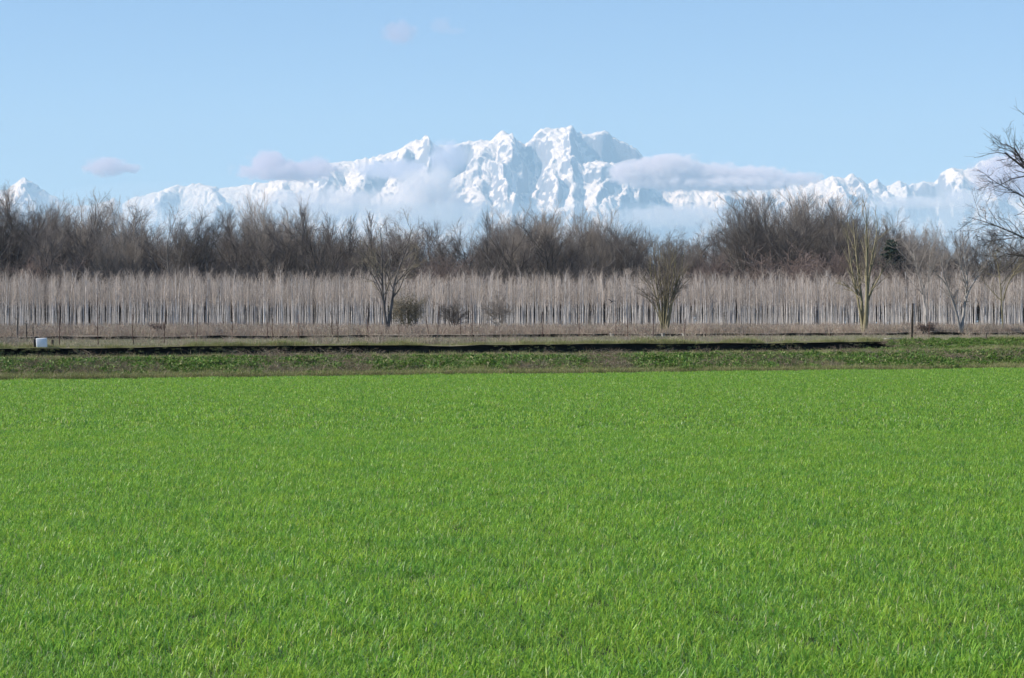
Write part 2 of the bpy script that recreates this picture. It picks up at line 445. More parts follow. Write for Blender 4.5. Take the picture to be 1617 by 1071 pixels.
hgt -= np.interp(PXG + wxn * .05, [806, 838, 850, 872], [0, 360, 360, 0]) * ss(100, 500, D) * (1 - ss(2200, 3000, D))
hgt -= np.interp(PXG + wxn * .05, [1318, 1342, 1346, 1360], [0, 250, 250, 0]) * ss(60, 300, D) + np.interp(PXG, [1440, 1472, 1478, 1490], [0, 260, 260, 0]) * ss(60, 300, D)
for px, py, rx, ry, dep in ((812, 300, 8, 26, 160), (890, 298, 11, 18, 200), (640, 285, 50, 14, 200), (1040, 318, 20, 18, 220), (1400, 315, 30, 14, 200), (1450, 305, 22, 14, 200)):
    d = (py - np.interp(px, SPX, SPY)) / (SL * PPM); Y = YR - d; X0 = px_x(px, Y)
    q = ((QX - X0) / (rx / PPM)) ** 2 + ((QY - Y) / (ry / (SL * PPM))) ** 2
    hgt = hgt - dep * np.exp(-q ** 1.5)
rid = np.zeros_like(hgt); amp = 1.0; tot = 0
for k, s in enumerate((1300, 640, 310, 150, 75)):
    rid += amp * (1 - np.abs(gnoise(QX / s + 3 * k, QY / (s * 1.5) - 7 * k, 60 + k)) * 1.8); tot += amp; amp *= 0.57
amp_f = 50 + 240 * np.clip(D / 800, 0, 1)
hgt = hgt + (rid / tot - 0.55) * amp_f * np.where(D < 0, 0.5, 1)
hgt = hgt + (1 - np.abs(gnoise(QX0 / 120 + QY0 / 260, QY0 / 210, 77)) * 2) * 34 * np.clip(D / 500, 0, 1)
hgt = np.maximum(hgt, -0.9 + 300 * np.clip((GY - 47500) / 3000, 0, 1) * np.clip((58500 - GY) / 1500, 0, 1))
nx, ny = len(mx_), len(my_)
hgt[0, :] = hgt[-1, :] = -1.5; hgt[:, 0] = hgt[:, -1] = -1.5
im = np.arange((ny - 1) * nx).reshape(ny - 1, nx)[:, :-1].ravel()
mountain = link("mountain_range", new_mesh("mountain_range", np.stack([GX.ravel(), GY.ravel(), hgt.ravel()], 1), [np.stack([im, im + 1, im + nx + 1, im + nx], 1)], [M_SNOW], True))
tag(mountain, kind='structure')

# ------------------------------------------------------------------ scattered ground cover (one object each, geometry nodes)
def blades(rng, n, rad, L, W, bend, cols, lean=0.25, flat=0.0):
    """n curved blades on a disc; cols: list of (weight, rgb)"""
    a = rng.uniform(0, 2 * np.pi, n); r = rad * np.sqrt(rng.uniform(0, 1, n))
    base = np.stack([r * np.cos(a), r * np.sin(a), np.full(n, -0.01)], 1)
    az = rng.uniform(0, 2 * np.pi, n)
    h = np.stack([np.cos(az), np.sin(az), np.zeros(n)], 1)
    az2 = az + np.pi / 2 + rng.normal(0, 0.5, n)
    s = np.stack([np.cos(az2), np.sin(az2), np.zeros(n)], 1)
    ln = rng.uniform(L[0], L[1], n)[:, None]; w = rng.uniform(W[0], W[1], n)[:, None] * 0.5
    l0 = np.abs(rng.normal(0, lean, n))[:, None]; b = rng.uniform(bend[0], bend[1], n)[:, None]
    p0 = base; up = np.array([[0, 0, 1.0]])
    p1 = p0 + ln * 0.5 * (up * np.cos(l0) + h * np.sin(l0))
    p2 = p1 + ln * 0.32 * (up * np.cos(l0 + b * .5) + h * np.sin(l0 + b * .5))
    p3 = p2 + ln * 0.22 * (up * np.cos(l0 + b) + h * np.sin(l0 + b))
    V = np.stack([p0 - s * w * .7, p0 + s * w * .7, p1 - s * w, p1 + s * w, p2 - s * w * .8, p2 + s * w * .8, p3], 1).reshape(-1, 3)
    i = np.arange(n) * 7
    Q = np.concatenate([np.stack([i, i + 1, i + 3, i + 2], 1), np.stack([i + 2, i + 3, i + 5, i + 4], 1)])
    T = np.stack([i + 4, i + 5, i + 6], 1)
    wts = np.array([c[0] for c in cols], float); wts /= wts.sum()
    cc = np.array([c[1] for c in cols])[rng.choice(len(cols), n, p=wts)]
    cc = cc * rng.uniform(0.75, 1.25, (n, 1)) * rng.uniform(0.93, 1.07, (n, 3))
    return V, [Q, T], np.repeat(cc, 7, 0)

def stems(rng, n, rad, H, r, arch, cols, seg=5, k=3, side=0):
    a = rng.uniform(0, 2 * np.pi, n); q = rad * np.sqrt(rng.uniform(0, 1, n))
    p = np.stack([q * np.cos(a), q * np.sin(a), np.full(n, -0.03)], 1)
    az = rng.uniform(0, 2 * np.pi, n); tilt = np.abs(rng.normal(0, 0.3 if arch < 0.6 else 0.7, n))
    ln = rng.uniform(H[0], H[1], n); pts = [p]
    for j in range(seg):
        az = az + rng.normal(0, 0.25, n); tilt = tilt + arch * rng.uniform(0.1, 0.6, n)
        d = np.stack([np.cos(az) * np.sin(tilt), np.sin(az) * np.sin(tilt), np.cos(tilt)], 1)
        p = p + d * (ln / seg)[:, None]; p[:, 2] = np.maximum(p[:, 2], 0.02); pts.append(p)
    P = np.stack(pts, 1)
    if side:
        st, dr, _, par = spawn(P, side, 0.25, 0.95, R(45), R(15), rng)
        P2 = grow(st, dr, ln[par] * rng.uniform(0.15, 0.4, len(par)), seg, 0.2, 0.1, rng)
        P = np.concatenate([P, P2])
    m = len(P)
    V, Q = tubes(P, np.full(m, r), np.full(m, r * 0.4), k)
    wts = np.array([c[0] for c in cols], float); wts /= wts.sum()
    cc = np.array([c[1] for c in cols])[rng.choice(len(cols), m, p=wts)] * rng.uniform(0.75, 1.25, (m, 1))
    return V, [Q], np.repeat(cc, len(V) // m, 0)

def grow(start, d, length, n, wob, up, rng, grav=None):
    N_ = len(start); P = [start]; p = start.copy(); d = d.copy(); length = np.asarray(length, float)
    for j in range(n):
        d = d + rng.normal(0, wob, (N_, 3)); d[:, 2] += up
        d /= np.linalg.norm(d, axis=1, keepdims=True) + 1e-9
        p = p + d * (length / n)[:, None]; P.append(p)
    return np.stack(P, 1)

def spawn(P, m, t0, t1, ang, sd, rng, even=True):
    N_, n1, _ = P.shape; n = n1 - 1
    par = np.repeat(np.arange(N_), m)
    if even: t = (np.tile((np.arange(m) + 0.5) / m, N_) + rng.uniform(-.5, .5, N_ * m) / m)
    else: t = rng.uniform(0, 1, N_ * m)
    t = t0 + (t1 - t0) * np.clip(t, 0, 1)
    f = np.clip(t * n, 0, n - 1e-4); i = f.astype(int); u = (f - i)[:, None]
    a = P[par, i]; b = P[par, i + 1]
    st = a * (1 - u) + b * u; tg = b - a; tg /= np.linalg.norm(tg, axis=1, keepdims=True) + 1e-9
    ref = rng.normal(0, 1, tg.shape)
    s = np.cross(tg, ref); s /= np.linalg.norm(s, axis=1, keepdims=True) + 1e-9
    an = np.clip(rng.normal(ang, sd, len(par)), 0.05, 2.2)[:, None]
    return st, tg * np.cos(an) + s * np.sin(an), t, par

def tubes(P, r0, r1, k):
    N_, n1, _ = P.shape
    T = np.empty_like(P); T[:, 1:-1] = P[:, 2:] - P[:, :-2]; T[:, 0] = P[:, 1] - P[:, 0]; T[:, -1] = P[:, -1] - P[:, -2]
    T /= np.linalg.norm(T, axis=2, keepdims=True) + 1e-9
    m = T.mean(1); ref = np.where(np.abs(m[:, 2:3]) > 0.8, np.array([[1.0, 0.13, 0]]), np.array([[0.1, 0, 1.0]]))[:, None, :]
    A = np.cross(T, np.broadcast_to(ref, T.shape)); A /= np.linalg.norm(A, axis=2, keepdims=True) + 1e-9
    B = np.cross(T, A)
    rr = (r0[:, None] + (r1 - r0)[:, None] * np.linspace(0, 1, n1)[None, :])[:, :, None, None]
    th = np.arange(k) * 2 * np.pi / k
    ring = P[:, :, None, :] + rr * (A[:, :, None, :] * np.cos(th)[None, None, :, None] + B[:, :, None, :] * np.sin(th)[None, None, :, None])
    V = ring.reshape(-1, 3)
    base = (np.arange(N_) * n1 * k)[:, None, None] + (np.arange(n1 - 1) * k)[None, :, None]
    j = np.arange(k)[None, None, :]; j2 = (j + 1) % k
    Q = np.stack([base + j, base + j2, base + k + j2, base + k + j], -1).reshape(-1, 4)
    return V, Q

def leafball(rng, pts, size, cols, n_per=1):
    n = len(pts)
    nr = rng.normal(0, 1, (n, 3)); nr /= np.linalg.norm(nr, axis=1, keepdims=True)
    a = np.cross(nr, rng.normal(0, 1, (n, 3))); a /= np.linalg.norm(a, axis=1, keepdims=True); b = np.cross(nr, a)
    s = rng.uniform(size[0], size[1], (n, 1))
    V = np.stack([pts - a * s, pts - b * s * .45, pts + a * s, pts + b * s * .45], 1).reshape(-1, 3)
    i = np.arange(n) * 4
    wts = np.array([c[0] for c in cols], float); wts /= wts.sum()
    cc = np.array([c[1] for c in cols])[rng.choice(len(cols), n, p=wts)] * rng.uniform(.7, 1.3, (n, 1))
    return V, [np.stack([i, i + 1, i + 2, i + 3], 1)], np.repeat(cc, 4, 0)

def merge(parts):
    Vs, Q3, Q4, off = [], [], [], 0; C = []; has = True
    for p in parts:
        V, fs = p[0], p[1]
        Vs.append(V)
        for f in fs: (Q3 if f.shape[1] == 3 else Q4).append(f + off)
        if len(p) > 2: C.append(p[2])
        off += len(V)
    fs = []
    if Q4: fs.append(np.concatenate(Q4))
    if Q3: fs.append(np.concatenate(Q3))
    return np.concatenate(Vs), fs, (np.concatenate(C) if C else None)

def scatter(name, protos, pts, label_kind='stuff'):
    """protos: list of meshes; pts: (n, 6) x, y, z, rot, scale, index"""
    pts = np.asarray(pts, float)
    coll = bpy.data.collections.new(name + "_sources")
    for i, me in enumerate(protos):
        coll.objects.link(bpy.data.objects.new("%s_source_%02d" % (name, i), me))
    me = bpy.data.meshes.new(name)
    me.vertices.add(len(pts)); me.vertices.foreach_set("co", pts[:, :3].astype(np.float32).ravel())
    a = me.attributes.new("turn", 'FLOAT', 'POINT'); a.data.foreach_set("value", pts[:, 3].astype(np.float32))
    a = me.attributes.new("size", 'FLOAT', 'POINT'); a.data.foreach_set("value", pts[:, 4].astype(np.float32))
    a = me.attributes.new("pick", 'INT', 'POINT'); a.data.foreach_set("value", pts[:, 5].astype(np.int32))
    o = link(name, me); tag(o, kind='stuff')
    ng = bpy.data.node_groups.new(name, 'GeometryNodeTree')
    ng.interface.new_socket("Geometry", in_out='INPUT', socket_type='NodeSocketGeometry')
    ng.interface.new_socket("Geometry", in_out='OUTPUT', socket_type='NodeSocketGeometry')
    gi = ng.nodes.new("NodeGroupInput"); go = ng.nodes.new("NodeGroupOutput")
    ci = ng.nodes.new("GeometryNodeCollectionInfo"); ci.inputs["Collection"].default_value = coll
    ci.inputs["Separate Children"].default_value = True; ci.inputs["Reset Children"].default_value = True
    ip = ng.nodes.new("GeometryNodeInstanceOnPoints"); ip.inputs["Pick Instance"].default_value = True
    def att(nm, t):
        n = ng.nodes.new("GeometryNodeInputNamedAttribute"); n.data_type = t; n.inputs["Name"].default_value = nm
        return n.outputs["Attribute"]
    cb = ng.nodes.new("ShaderNodeCombineXYZ")
    ng.links.new(att("turn", 'FLOAT'), cb.inputs["Z"])
    ng.links.new(gi.outputs[0], ip.inputs["Points"]); ng.links.new(ci.outputs[0], ip.inputs["Instance"])
    ng.links.new(att("pick", 'INT'), ip.inputs["Instance Index"])
    ng.links.new(cb.outputs[0], ip.inputs["Rotation"]); ng.links.new(att("size", 'FLOAT'), ip.inputs["Scale"])
    ng.links.new(ip.outputs[0], go.inputs[0])
    md = o.modifiers.new("scatter", 'NODES'); md.node_group = ng
    return o

rng = np.random.default_rng(7)
def proto(fn, name, material, n):
    out = []
    for i in range(n):
        V, f, c = fn(np.random.default_rng(1000 + 37 * i + len(name)))
        out.append(new_mesh(name, V, f, [material], False, c))
    return out

# --- young wheat
WCOL = [(5, (0.275, 0.485, 0.06)), (3, (0.185, 0.39, 0.055)), (2, (0.34, 0.51, 0.07)), (1.2, (0.15, 0.31, 0.075)), (0.5, (0.42, 0.50, 0.24)), (0.06, (0.6, 0.55, 0.3))]
near = proto(lambda r: blades(r, 170, 0.27, (0.06, 0.15), (0.005, 0.010), (0.2, 1.9), WCOL, 0.5), "wheat_tuft", M_WHEAT, 12)
far = proto(lambda r: blades(r, 120, 0.42, (0.07, 0.15), (0.010, 0.017), (0.2, 1.8), WCOL, 0.5), "wheat_tuft_far", M_WHEAT, 8)
def field_points(y0, y1, dens, idx0, nidx, wide):
    c = 1 / math.sqrt(dens)
    gx, gy = np.meshgrid(np.arange(-60, 60, c), np.arange(y0, y1, c))
    xx = (gx + rng.uniform(-.5, .5, gx.shape) * c).ravel(); yy = (gy + rng.uniform(-.5, .5, gx.shape) * c).ravel()
    k = np.abs(xx) < 0.2126 * 1.18 * yy + wide
    xx, yy = xx[k], yy[k]
    v = yy - SK * xx
    k = v < 99.6 - 2.2 * fbm(xx * 0.35, yy * 0.35, 9, 3) - rng.uniform(0, .5, len(xx))
    xx, yy = xx[k], yy[k]
    low = 0.8 + 0.4 * fbm(xx * 0.8, yy * 0.8, 11, 3)
    return np.stack([xx, yy, height(xx, yy), rng.uniform(0, 6.28, len(xx)), low * rng.uniform(0.7, 1.02, len(xx)), rng.integers(idx0, idx0 + nidx, len(xx))], 1)
pts = np.concatenate([field_points(5.0, 45, 13.0, 0, 12, 9.0), field_points(43, 150, 4.2, 12, 8, 12.0)])
scatter("wheat", near + far, pts)

# --- bank vegetation. band(v0, v1) gives random points on the askew strips, kept by a density function
def band(n, v0, v1, dens, px0=-160, px1=1780):
    v = rng.uniform(v0, v1, n); s = rng.uniform(px0, px1, n)
    k = (s - CX) / F; Y = v / (1 - SK * k); x = k * Y
    d = dens(x, Y, s, v); keep = rng.uniform(0, 1, n) < d
    return x[keep], Y[keep], s[keep], v[keep]
def points(x, Y, smin, smax, nidx, idx0=0):
    n = len(x)
    return np.stack([x, Y, height(x, Y), rng.uniform(0, 6.28, n), rng.uniform(smin, smax, n), rng.integers(idx0, idx0 + nidx, n)], 1)
def clump(p, seed):
    p[:, 4] *= 0.55 + 1.6 * np.clip(fbm(p[:, 0] * .55, p[:, 1] * .55, seed, 3) - .42, 0, 1) * 3
    return p
def bump1(s, c, w): return np.exp(-((s - c) / w) ** 2)
def brownness(x, Y, s, v):
    lower = np.clip((108.5 - v) / 5.0, 0, 1)
    b = 0.75 * lower * (bump1(s, 70, 90) + bump1(s, 180, 40) + 0.8 * bump1(s, 960, 60)) + 1.0 * (bump1(s, 560, 62) + 0.8 * bump1(s, 430, 40)) \
      + 0.7 * lower * (bump1(s, 830, 60) + bump1(s, 1150, 45) + bump1(s, 1260, 60)) + np.clip(1 - np.abs(v - 106) / 4.5, 0, 1) * (bump1(s, 1480, 70) + bump1(s, 1600, 60) + .6 * bump1(s, 1370, 50)) + 0.8 * bump1(s, 960, 30)
    return np.clip(0.5 * b * (0.1 + 1.7 * fbm(x * 0.9, Y * 0.6, 21, 3)) + 0.35 * (fbm(x * .5, Y * .5, 22, 3) - 0.45), 0, 1)

GCOL = [(4, (0.075, 0.165, 0.025)), (3, (0.12, 0.215, 0.035)), (2, (0.17, 0.24, 0.055)), (1.5, (0.26, 0.26, 0.11))]
SCOL = [(3, (0.34, 0.30, 0.16)), (3, (0.25, 0.27, 0.10)), (3, (0.17, 0.23, 0.06)), (1, (0.46, 0.40, 0.25))]
VCOL = [(3, (0.36, 0.32, 0.22)), (2, (0.26, 0.26, 0.15)), (2, (0.17, 0.20, 0.085)), (2, (0.46, 0.41, 0.30))]
BCOL = [(3, (0.17, 0.13, 0.095)), (2, (0.24, 0.19, 0.14)), (1, (0.12, 0.07, 0.055)), (2, (0.33, 0.28, 0.21)), (1, (0.12, 0.13, 0.06))]
RCOL = [(3, (0.30, 0.225, 0.18)), (3, (0.38, 0.32, 0.25)), (2, (0.2, 0.14, 0.115)), (2, (0.46, 0.41, 0.33)), (1, (0.2, 0.21, 0.11))]

def leafy(r):
    n = 170; a = r.uniform(0, 6.28, n); q = .36 * np.sqrt(r.uniform(0, 1, n)); hh = (.26 * (1 - (q / .4) ** 2)) * r.uniform(.15, 1.1, n)
    lf = leafball(r, np.stack([q * np.cos(a), q * np.sin(a), hh], 1), (.03, .075), GCOL)
    return merge([lf, blades(r, 26, 0.35, (0.12, 0.34), (0.012, 0.026), (0.5, 2.2), GCOL, 0.5)])
weed = proto(leafy, "weed_tuft", M_WEED, 8) + proto(lambda r: blades(r, 90, 0.36, (0.08, 0.2), (0.008, 0.014), (0.3, 1.9), [(4, (0.17, 0.31, 0.045)), (2, (0.23, 0.36, 0.06)), (1, (0.3, 0.32, 0.12))], 0.5), "turf_tuft", M_WEED, 4)
x1, y1, s1, v1 = band(13000, 99.2, 112.5, lambda x, Y, s, v: np.clip(1.0 - 1.25 * brownness(x, Y, s, v), 0, 1) * np.clip(3.4 * fbm(x * .45, Y * .45, 31, 4) - 1.25 + 0.35 * ((v > 103.5) & (v < 110)), 0.06, 1) * np.clip((113 - v) / 1.5, 0, 1) * np.clip((v - 100.6) / 1.2, 0.12, 1))
scale_boost = 1.0
pw = points(x1, y1, 0.6, 1.4, 8); pw[:, 4] *= np.clip(1.15 - np.clip(v1 - 106, 0, 9) * .14, .3, 1)
x1, y1, s1, v1 = band(2600, 116, 124, lambda x, Y, s, v: np.where(s > 1405, 0.9, 0.0) * ((v < 130)))
x2, y2, s2, v2 = band(5000, 112, 135, lambda x, Y, s, v: np.where((s > 1410) & (s < 1780), 0.75, 0.0) * np.clip(0.2 + 1.2 * fbm(x * .5, Y * .5, 36, 2), 0, 1))
pw = np.concatenate([pw, points(x1, y1, 0.4, 0.8, 8), points(x2, y2, 0.5, 1.0, 4, 8)])
x1, y1, s1, v1 = band(7000, 99.6, 106, lambda x, Y, s, v: np.clip(bump1(s, 1050, 80) + bump1(s, 1260, 90) + bump1(s, 700, 50) + bump1(s, 1420, 60) + .35 + 2.5 * (fbm(x * .3, Y * .6, 38, 3) - .5), 0, 1) * np.clip((106.5 - v) / 3, 0, 1))
x2, y2, s2, v2 = band(3500, 106, 114, lambda x, Y, s, v: np.clip(3 * fbm(x * .3, Y * .5, 39, 3) - 1.1, 0, .9))
x3, y3, s3, v3 = band(900, 116.2, 117.8, lambda x, Y, s, v: np.clip((x - 12) / 9, 0, 1) * (x < 24))
p3 = points(x3, y3, 0.35, 0.6, 8); p3[:, 4] *= 0.5 + np.clip((x3 - 13) / 7, 0, 1) * 1.2
pw = np.concatenate([pw, points(x1, y1, 0.5, 1.0, 4, 8), points(x2, y2, 0.4, 0.8, 4, 8), p3])
scatter("green_weeds", weed, pw)

straw = proto(lambda r: blades(r, 70, 0.32, (0.10, 0.36), (0.005, 0.011), (0.2, 1.8), SCOL, 0.45), "straw_tuft", M_STRAW, 8)
vst = proto(lambda r: blades(r, 70, 0.35, (0.08, 0.26), (0.006, 0.012), (0.2, 1.8), VCOL, 0.5), "verge_tuft", M_STRAW, 6)
x1, y1, s1, v1 = band(13000, 98.9, 112.9, lambda x, Y, s, v: 0.35 + 0.4 * fbm(x * .6, Y * .6, 33, 3))
x2, y2, s2, v2 = band(5200, 98.7, 101.4, lambda x, Y, s, v: np.clip(0.35 + 1.1 * fbm(x * .3, Y * .3, 37, 2) - .3 * (v - 99), 0.1, 1))
x3, y3, s3, v3 = band(3000, 115.2, 117.6, lambda x, Y, s, v: 0.8 + 0 * x)
x4, y4, s4, v4 = band(3000, 122.15, 123.4, lambda x, Y, s, v: np.where(s < 1440, .9, .5))
x5, y5, s5, v5 = band(16000, 123, 150.8, lambda x, Y, s, v: np.clip(3.2 * fbm(x * .22, Y * .5, 34, 3) - 1.05, 0.08, 1))
x6, y6, s6, v6 = band(1500, 112.6, 116, lambda x, Y, s, v: 0.3 * (fbm(x * .4, Y * .4, 35, 2) > 0.5))
x7, y7, s7, v7 = band(1300, 122.02, 122.2, lambda x, Y, s, v: np.clip(5 * fbm(x * .35, Y * .2, 73, 3) - 2.6, 0, 1) * (s < 1410))
p7 = points(x7, y7, 0.2, 0.45, 8); p7[:, 2] -= rng.uniform(.05, .45, len(p7)); p7[:, 1] -= .12
scatter("dry_grass", straw + vst, np.concatenate([p7, points(x1, y1, 0.5, 1.1, 8), points(x2, y2, 0.4, 0.8, 8), clump(points(x3, y3, 0.1, 0.3, 8), 71),
        clump(points(x4, y4, 0.25, 0.6, 8), 72), points(x5, y5, 0.5, 1.0, 6, 8), points(x6, y6, 0.3, 0.6, 8)]))

bram = proto(lambda r: stems(r, 26, 0.35, (0.35, 1.0), 0.007, 0.75, BCOL, 6, 3, 2), "bramble_tangle", M_STEM, 8)
x1, y1, s1, v1 = band(6500, 100.2, 112, lambda x, Y, s, v: np.clip(brownness(x, Y, s, v) * 1.2, 0.012, 1))
x2, y2, s2, v2 = band(420, 115.5, 122.5, lambda x, Y, s, v: np.where((x > 20.6) & (x < 24), .35, 0.0), 1340, 1460)
x3, y3, s3, v3 = band(700, 116.6, 117.8, lambda x, Y, s, v: np.clip(4 * fbm(x * .3, Y * .3, 61, 2) - 2.75, 0, 1))
scatter("brambles", bram, np.concatenate([points(x1, y1, 0.5, 1.0, 8), points(x2, y2, 0.25, 0.5, 8), points(x3, y3, 0.3, 0.55, 8)]))

redw = proto(lambda r: merge([stems(r, 22, 0.5, (0.3, 0.85), 0.006, 0.25, RCOL, 4, 3, 3), blades(r, 60, 0.55, (0.15, 0.4), (0.007, 0.014), (0.2, 1.6), RCOL, 0.5)]), "weed_stand", M_STEM, 8)
x1, y1, s1, v1 = band(9000, 153.4, 215, lambda x, Y, s, v: np.clip(3.0 * fbm(x * .16, Y * .3, 44, 3) - 1.0, 0.06, 1))
x2, y2, s2, v2 = band(6000, 215, 345, lambda x, Y, s, v: np.clip(3.0 * fbm(x * .1, Y * .1, 45, 3) - 1.0, 0.08, 1))
x3, y3, s3, v3 = band(900, 123, 150.5, lambda x, Y, s, v: np.clip(4 * fbm(x * .2, Y * .3, 46, 3) - 1.6, 0.05, 1))
scatter("dry_weeds", redw, np.concatenate([points(x1, y1, 0.5, 1.05, 8), points(x2, y2, 0.8, 1.5, 8), points(x3, y3, 0.35, 0.85, 8)]))

# ------------------------------------------------------------------ trees
def build_tree(seed, H, stem_list, lv, ktrunk=8, trunk_levels=1, tip=0.5, top_to=True):
    """stem_list: arrays of trunk polylines (n,3) with base and tip radius. lv: list of level dicts. Returns trunk (V,F), crown (V,F)"""
    r = np.random.default_rng(seed)
    trunk, crown = [], []
    P = np.stack([s[0] for s in stem_list]); r0 = np.array([s[1] for s in stem_list]); r1 = np.array([s[2] for s in stem_list])
    V, Q = tubes(P, r0, r1, ktrunk); trunk.append((V, [Q]))
    Ls = np.linalg.norm(np.diff(P, axis=1), axis=2).sum(1)
    for i, L in enumerate(lv):
        st, d, t, par = spawn(P, L['m'], L['t0'], L['t1'], R(L['ang']), R(L.get('sd', 10)), r)
        if 'out' in L: d = d + np.array([0, 0, L['out']]); d /= np.linalg.norm(d, axis=1, keepdims=True)
        ln = L['len'](t) * (Ls[par] if L.get('rel', True) else 1.0) * r.uniform(0.7, 1.25, len(par))
        rp = (r0[par] + (r1[par] - r0[par]) * t)
        a = np.minimum(rp * L.get('rf', 0.6), L.get('rmax', 9)); a = np.maximum(a, L.get('rmin', 0.01)); b = np.maximum(a * 0.35, L.get('rmin', 0.01) * 0.6)
        P = grow(st, d, ln, L['n'], L['wob'], L.get('up', 0.05), r)
        V, Q = tubes(P, a, b, L.get('k', 3))
        (trunk if i + 1 < trunk_levels else crown).append((V, [Q]))
        r0, r1, Ls = a, b, ln
    T = merge(trunk); C = merge(crown)
    top = max(T[0][:, 2].max(), C[0][:, 2].max())
    s = H / top if H else 1.0                       # H None: the stems are traced, keep them where they are
    return (T[0] * s, T[1]), (C[0] * s, C[1])

def straight_stem(seed, H, n=8, wob=0.04, lean=0.0, az=0.0, base=(0, 0)):
    r = np.random.default_rng(seed)
    d = np.array([[math.sin(lean) * math.cos(az), math.sin(lean) * math.sin(az), math.cos(lean)]])
    return grow(np.array([[base[0], base[1], -0.15]]), d, np.array([H]), n, wob, 0.03, r)[0]

def tree_thing(name, label, cat, parts, mats, loc=(0, 0, 0), group=None):
    o = link(name, None); tag(o, label, cat, group); o.location = loc
    for (pn, (V, F_)), m in zip(parts, mats):
        link(pn, new_mesh(pn, V, F_, [m], True), o)
    return o

rt = random.Random(5)
def forest_proto(seed, kind):
    if kind == 'round':
        H = 24; st = [(straight_stem(seed, 15, 8, 0.06), 0.30, 0.09)]
        lv = [dict(m=15, t0=.3, t1=1, ang=42, len=lambda t: 0.62 * (1.15 - .55 * t), n=6, wob=.11, up=.09, rf=.65, k=4, rmin=.065),
              dict(m=7, t0=.25, t1=1, ang=38, len=lambda t: 0.48 * (1.15 - .5 * t), n=4, wob=.13, up=.06, rf=.6, k=3, rmin=.028),
              dict(m=6, t0=.2, t1=1, ang=36, len=lambda t: 0.5 + 0 * t, n=3, wob=.14, up=.05, rf=.6, rmin=.014),
              dict(m=4, t0=.15, t1=1, ang=36, len=lambda t: 0.6 + 0 * t, n=2, wob=.15, up=.05, rf=.6, rmin=.009)]
    elif kind == 'fan':
        H = 25; st = [(straight_stem(seed, 13, 8, 0.05), 0.28, 0.08), (straight_stem(seed + 50, 14, 8, 0.05, 0.16, seed * 1.7), 0.22, 0.06)]
        lv = [dict(m=11, t0=.25, t1=1, ang=26, len=lambda t: 0.75 * (1.1 - .5 * t), n=6, wob=.06, up=.07, rf=.65, k=4, rmin=.06),
              dict(m=8, t0=.2, t1=1, ang=24, len=lambda t: 0.5 * (1.1 - .5 * t), n=4, wob=.08, up=.06, rf=.6, k=3, rmin=.026),
              dict(m=6, t0=.15, t1=1, ang=24, len=lambda t: 0.5 + 0 * t, n=3, wob=.1, up=.05, rmin=.013),
              dict(m=4, t0=.15, t1=1, ang=26, len=lambda t: 0.6 + 0 * t, n=2, wob=.1, up=.05, rmin=.009)]
    elif kind == 'column':
        H = 24; st = [(straight_stem(seed, 22, 10, 0.015), 0.26, 0.03)]
        lv = [dict(m=40, t0=.16, t1=.97, ang=24, len=lambda t: 0.22 * (1.15 - .7 * t), n=5, wob=.04, up=.12, rf=.5, k=3, rmin=.03, rmax=.07),
              dict(m=8, t0=.15, t1=1, ang=20, len=lambda t: 0.4 + 0 * t, n=3, wob=.06, up=.06, rmin=.018),
              dict(m=5, t0=.15, t1=1, ang=20, len=lambda t: 0.5 + 0 * t, n=2, wob=.08, up=.05, rmin=.012)]
    elif kind == 'scrub':
        H = 9; st = [(straight_stem(seed + q, 5.5, 6, 0.09, 0.1 + .3 * ((q * 37) % 10) / 10, q * 1.3, (0.5 * math.cos(q * 2.1), .5 * math.sin(q * 2.1))), 0.08, 0.03) for q in range(7)]
        lv = [dict(m=9, t0=.12, t1=1, ang=42, len=lambda t: 0.6 * (1.1 - .4 * t), n=4, wob=.12, up=.04, rmin=.026),
              dict(m=7, t0=.15, t1=1, ang=42, len=lambda t: 0.5 + 0 * t, n=3, wob=.14, up=.03, rmin=.016),
              dict(m=5, t0=.15, t1=1, ang=40, len=lambda t: 0.5 + 0 * t, n=2, wob=.15, up=.03, rmin=.0115)]
    return build_tree(seed, H, st, lv, 7 if kind != 'scrub' else 5, 2 if kind != 'scrub' else 1), H

def poplar_proto(seed):
    H = 9.2; st = [(straight_stem(seed, 9.0, 10, 0.012, rt.uniform(0, .02), rt.uniform(0, 6.28)), 0.092, 0.028)]
    lv = [dict(m=22, t0=.46, t1=.99, ang=26, sd=9, len=lambda t: 0.25 * (1.15 - 0.6 * t), n=4, wob=.06, up=.06, rf=.4, k=3, rmin=.011, rmax=.02),
          dict(m=4, t0=.15, t1=1, ang=26, len=lambda t: 0.4 + 0 * t, n=2, wob=.07, up=.08, rmin=.0085)]
    return build_tree(seed, H, st, lv, 6, 1), H

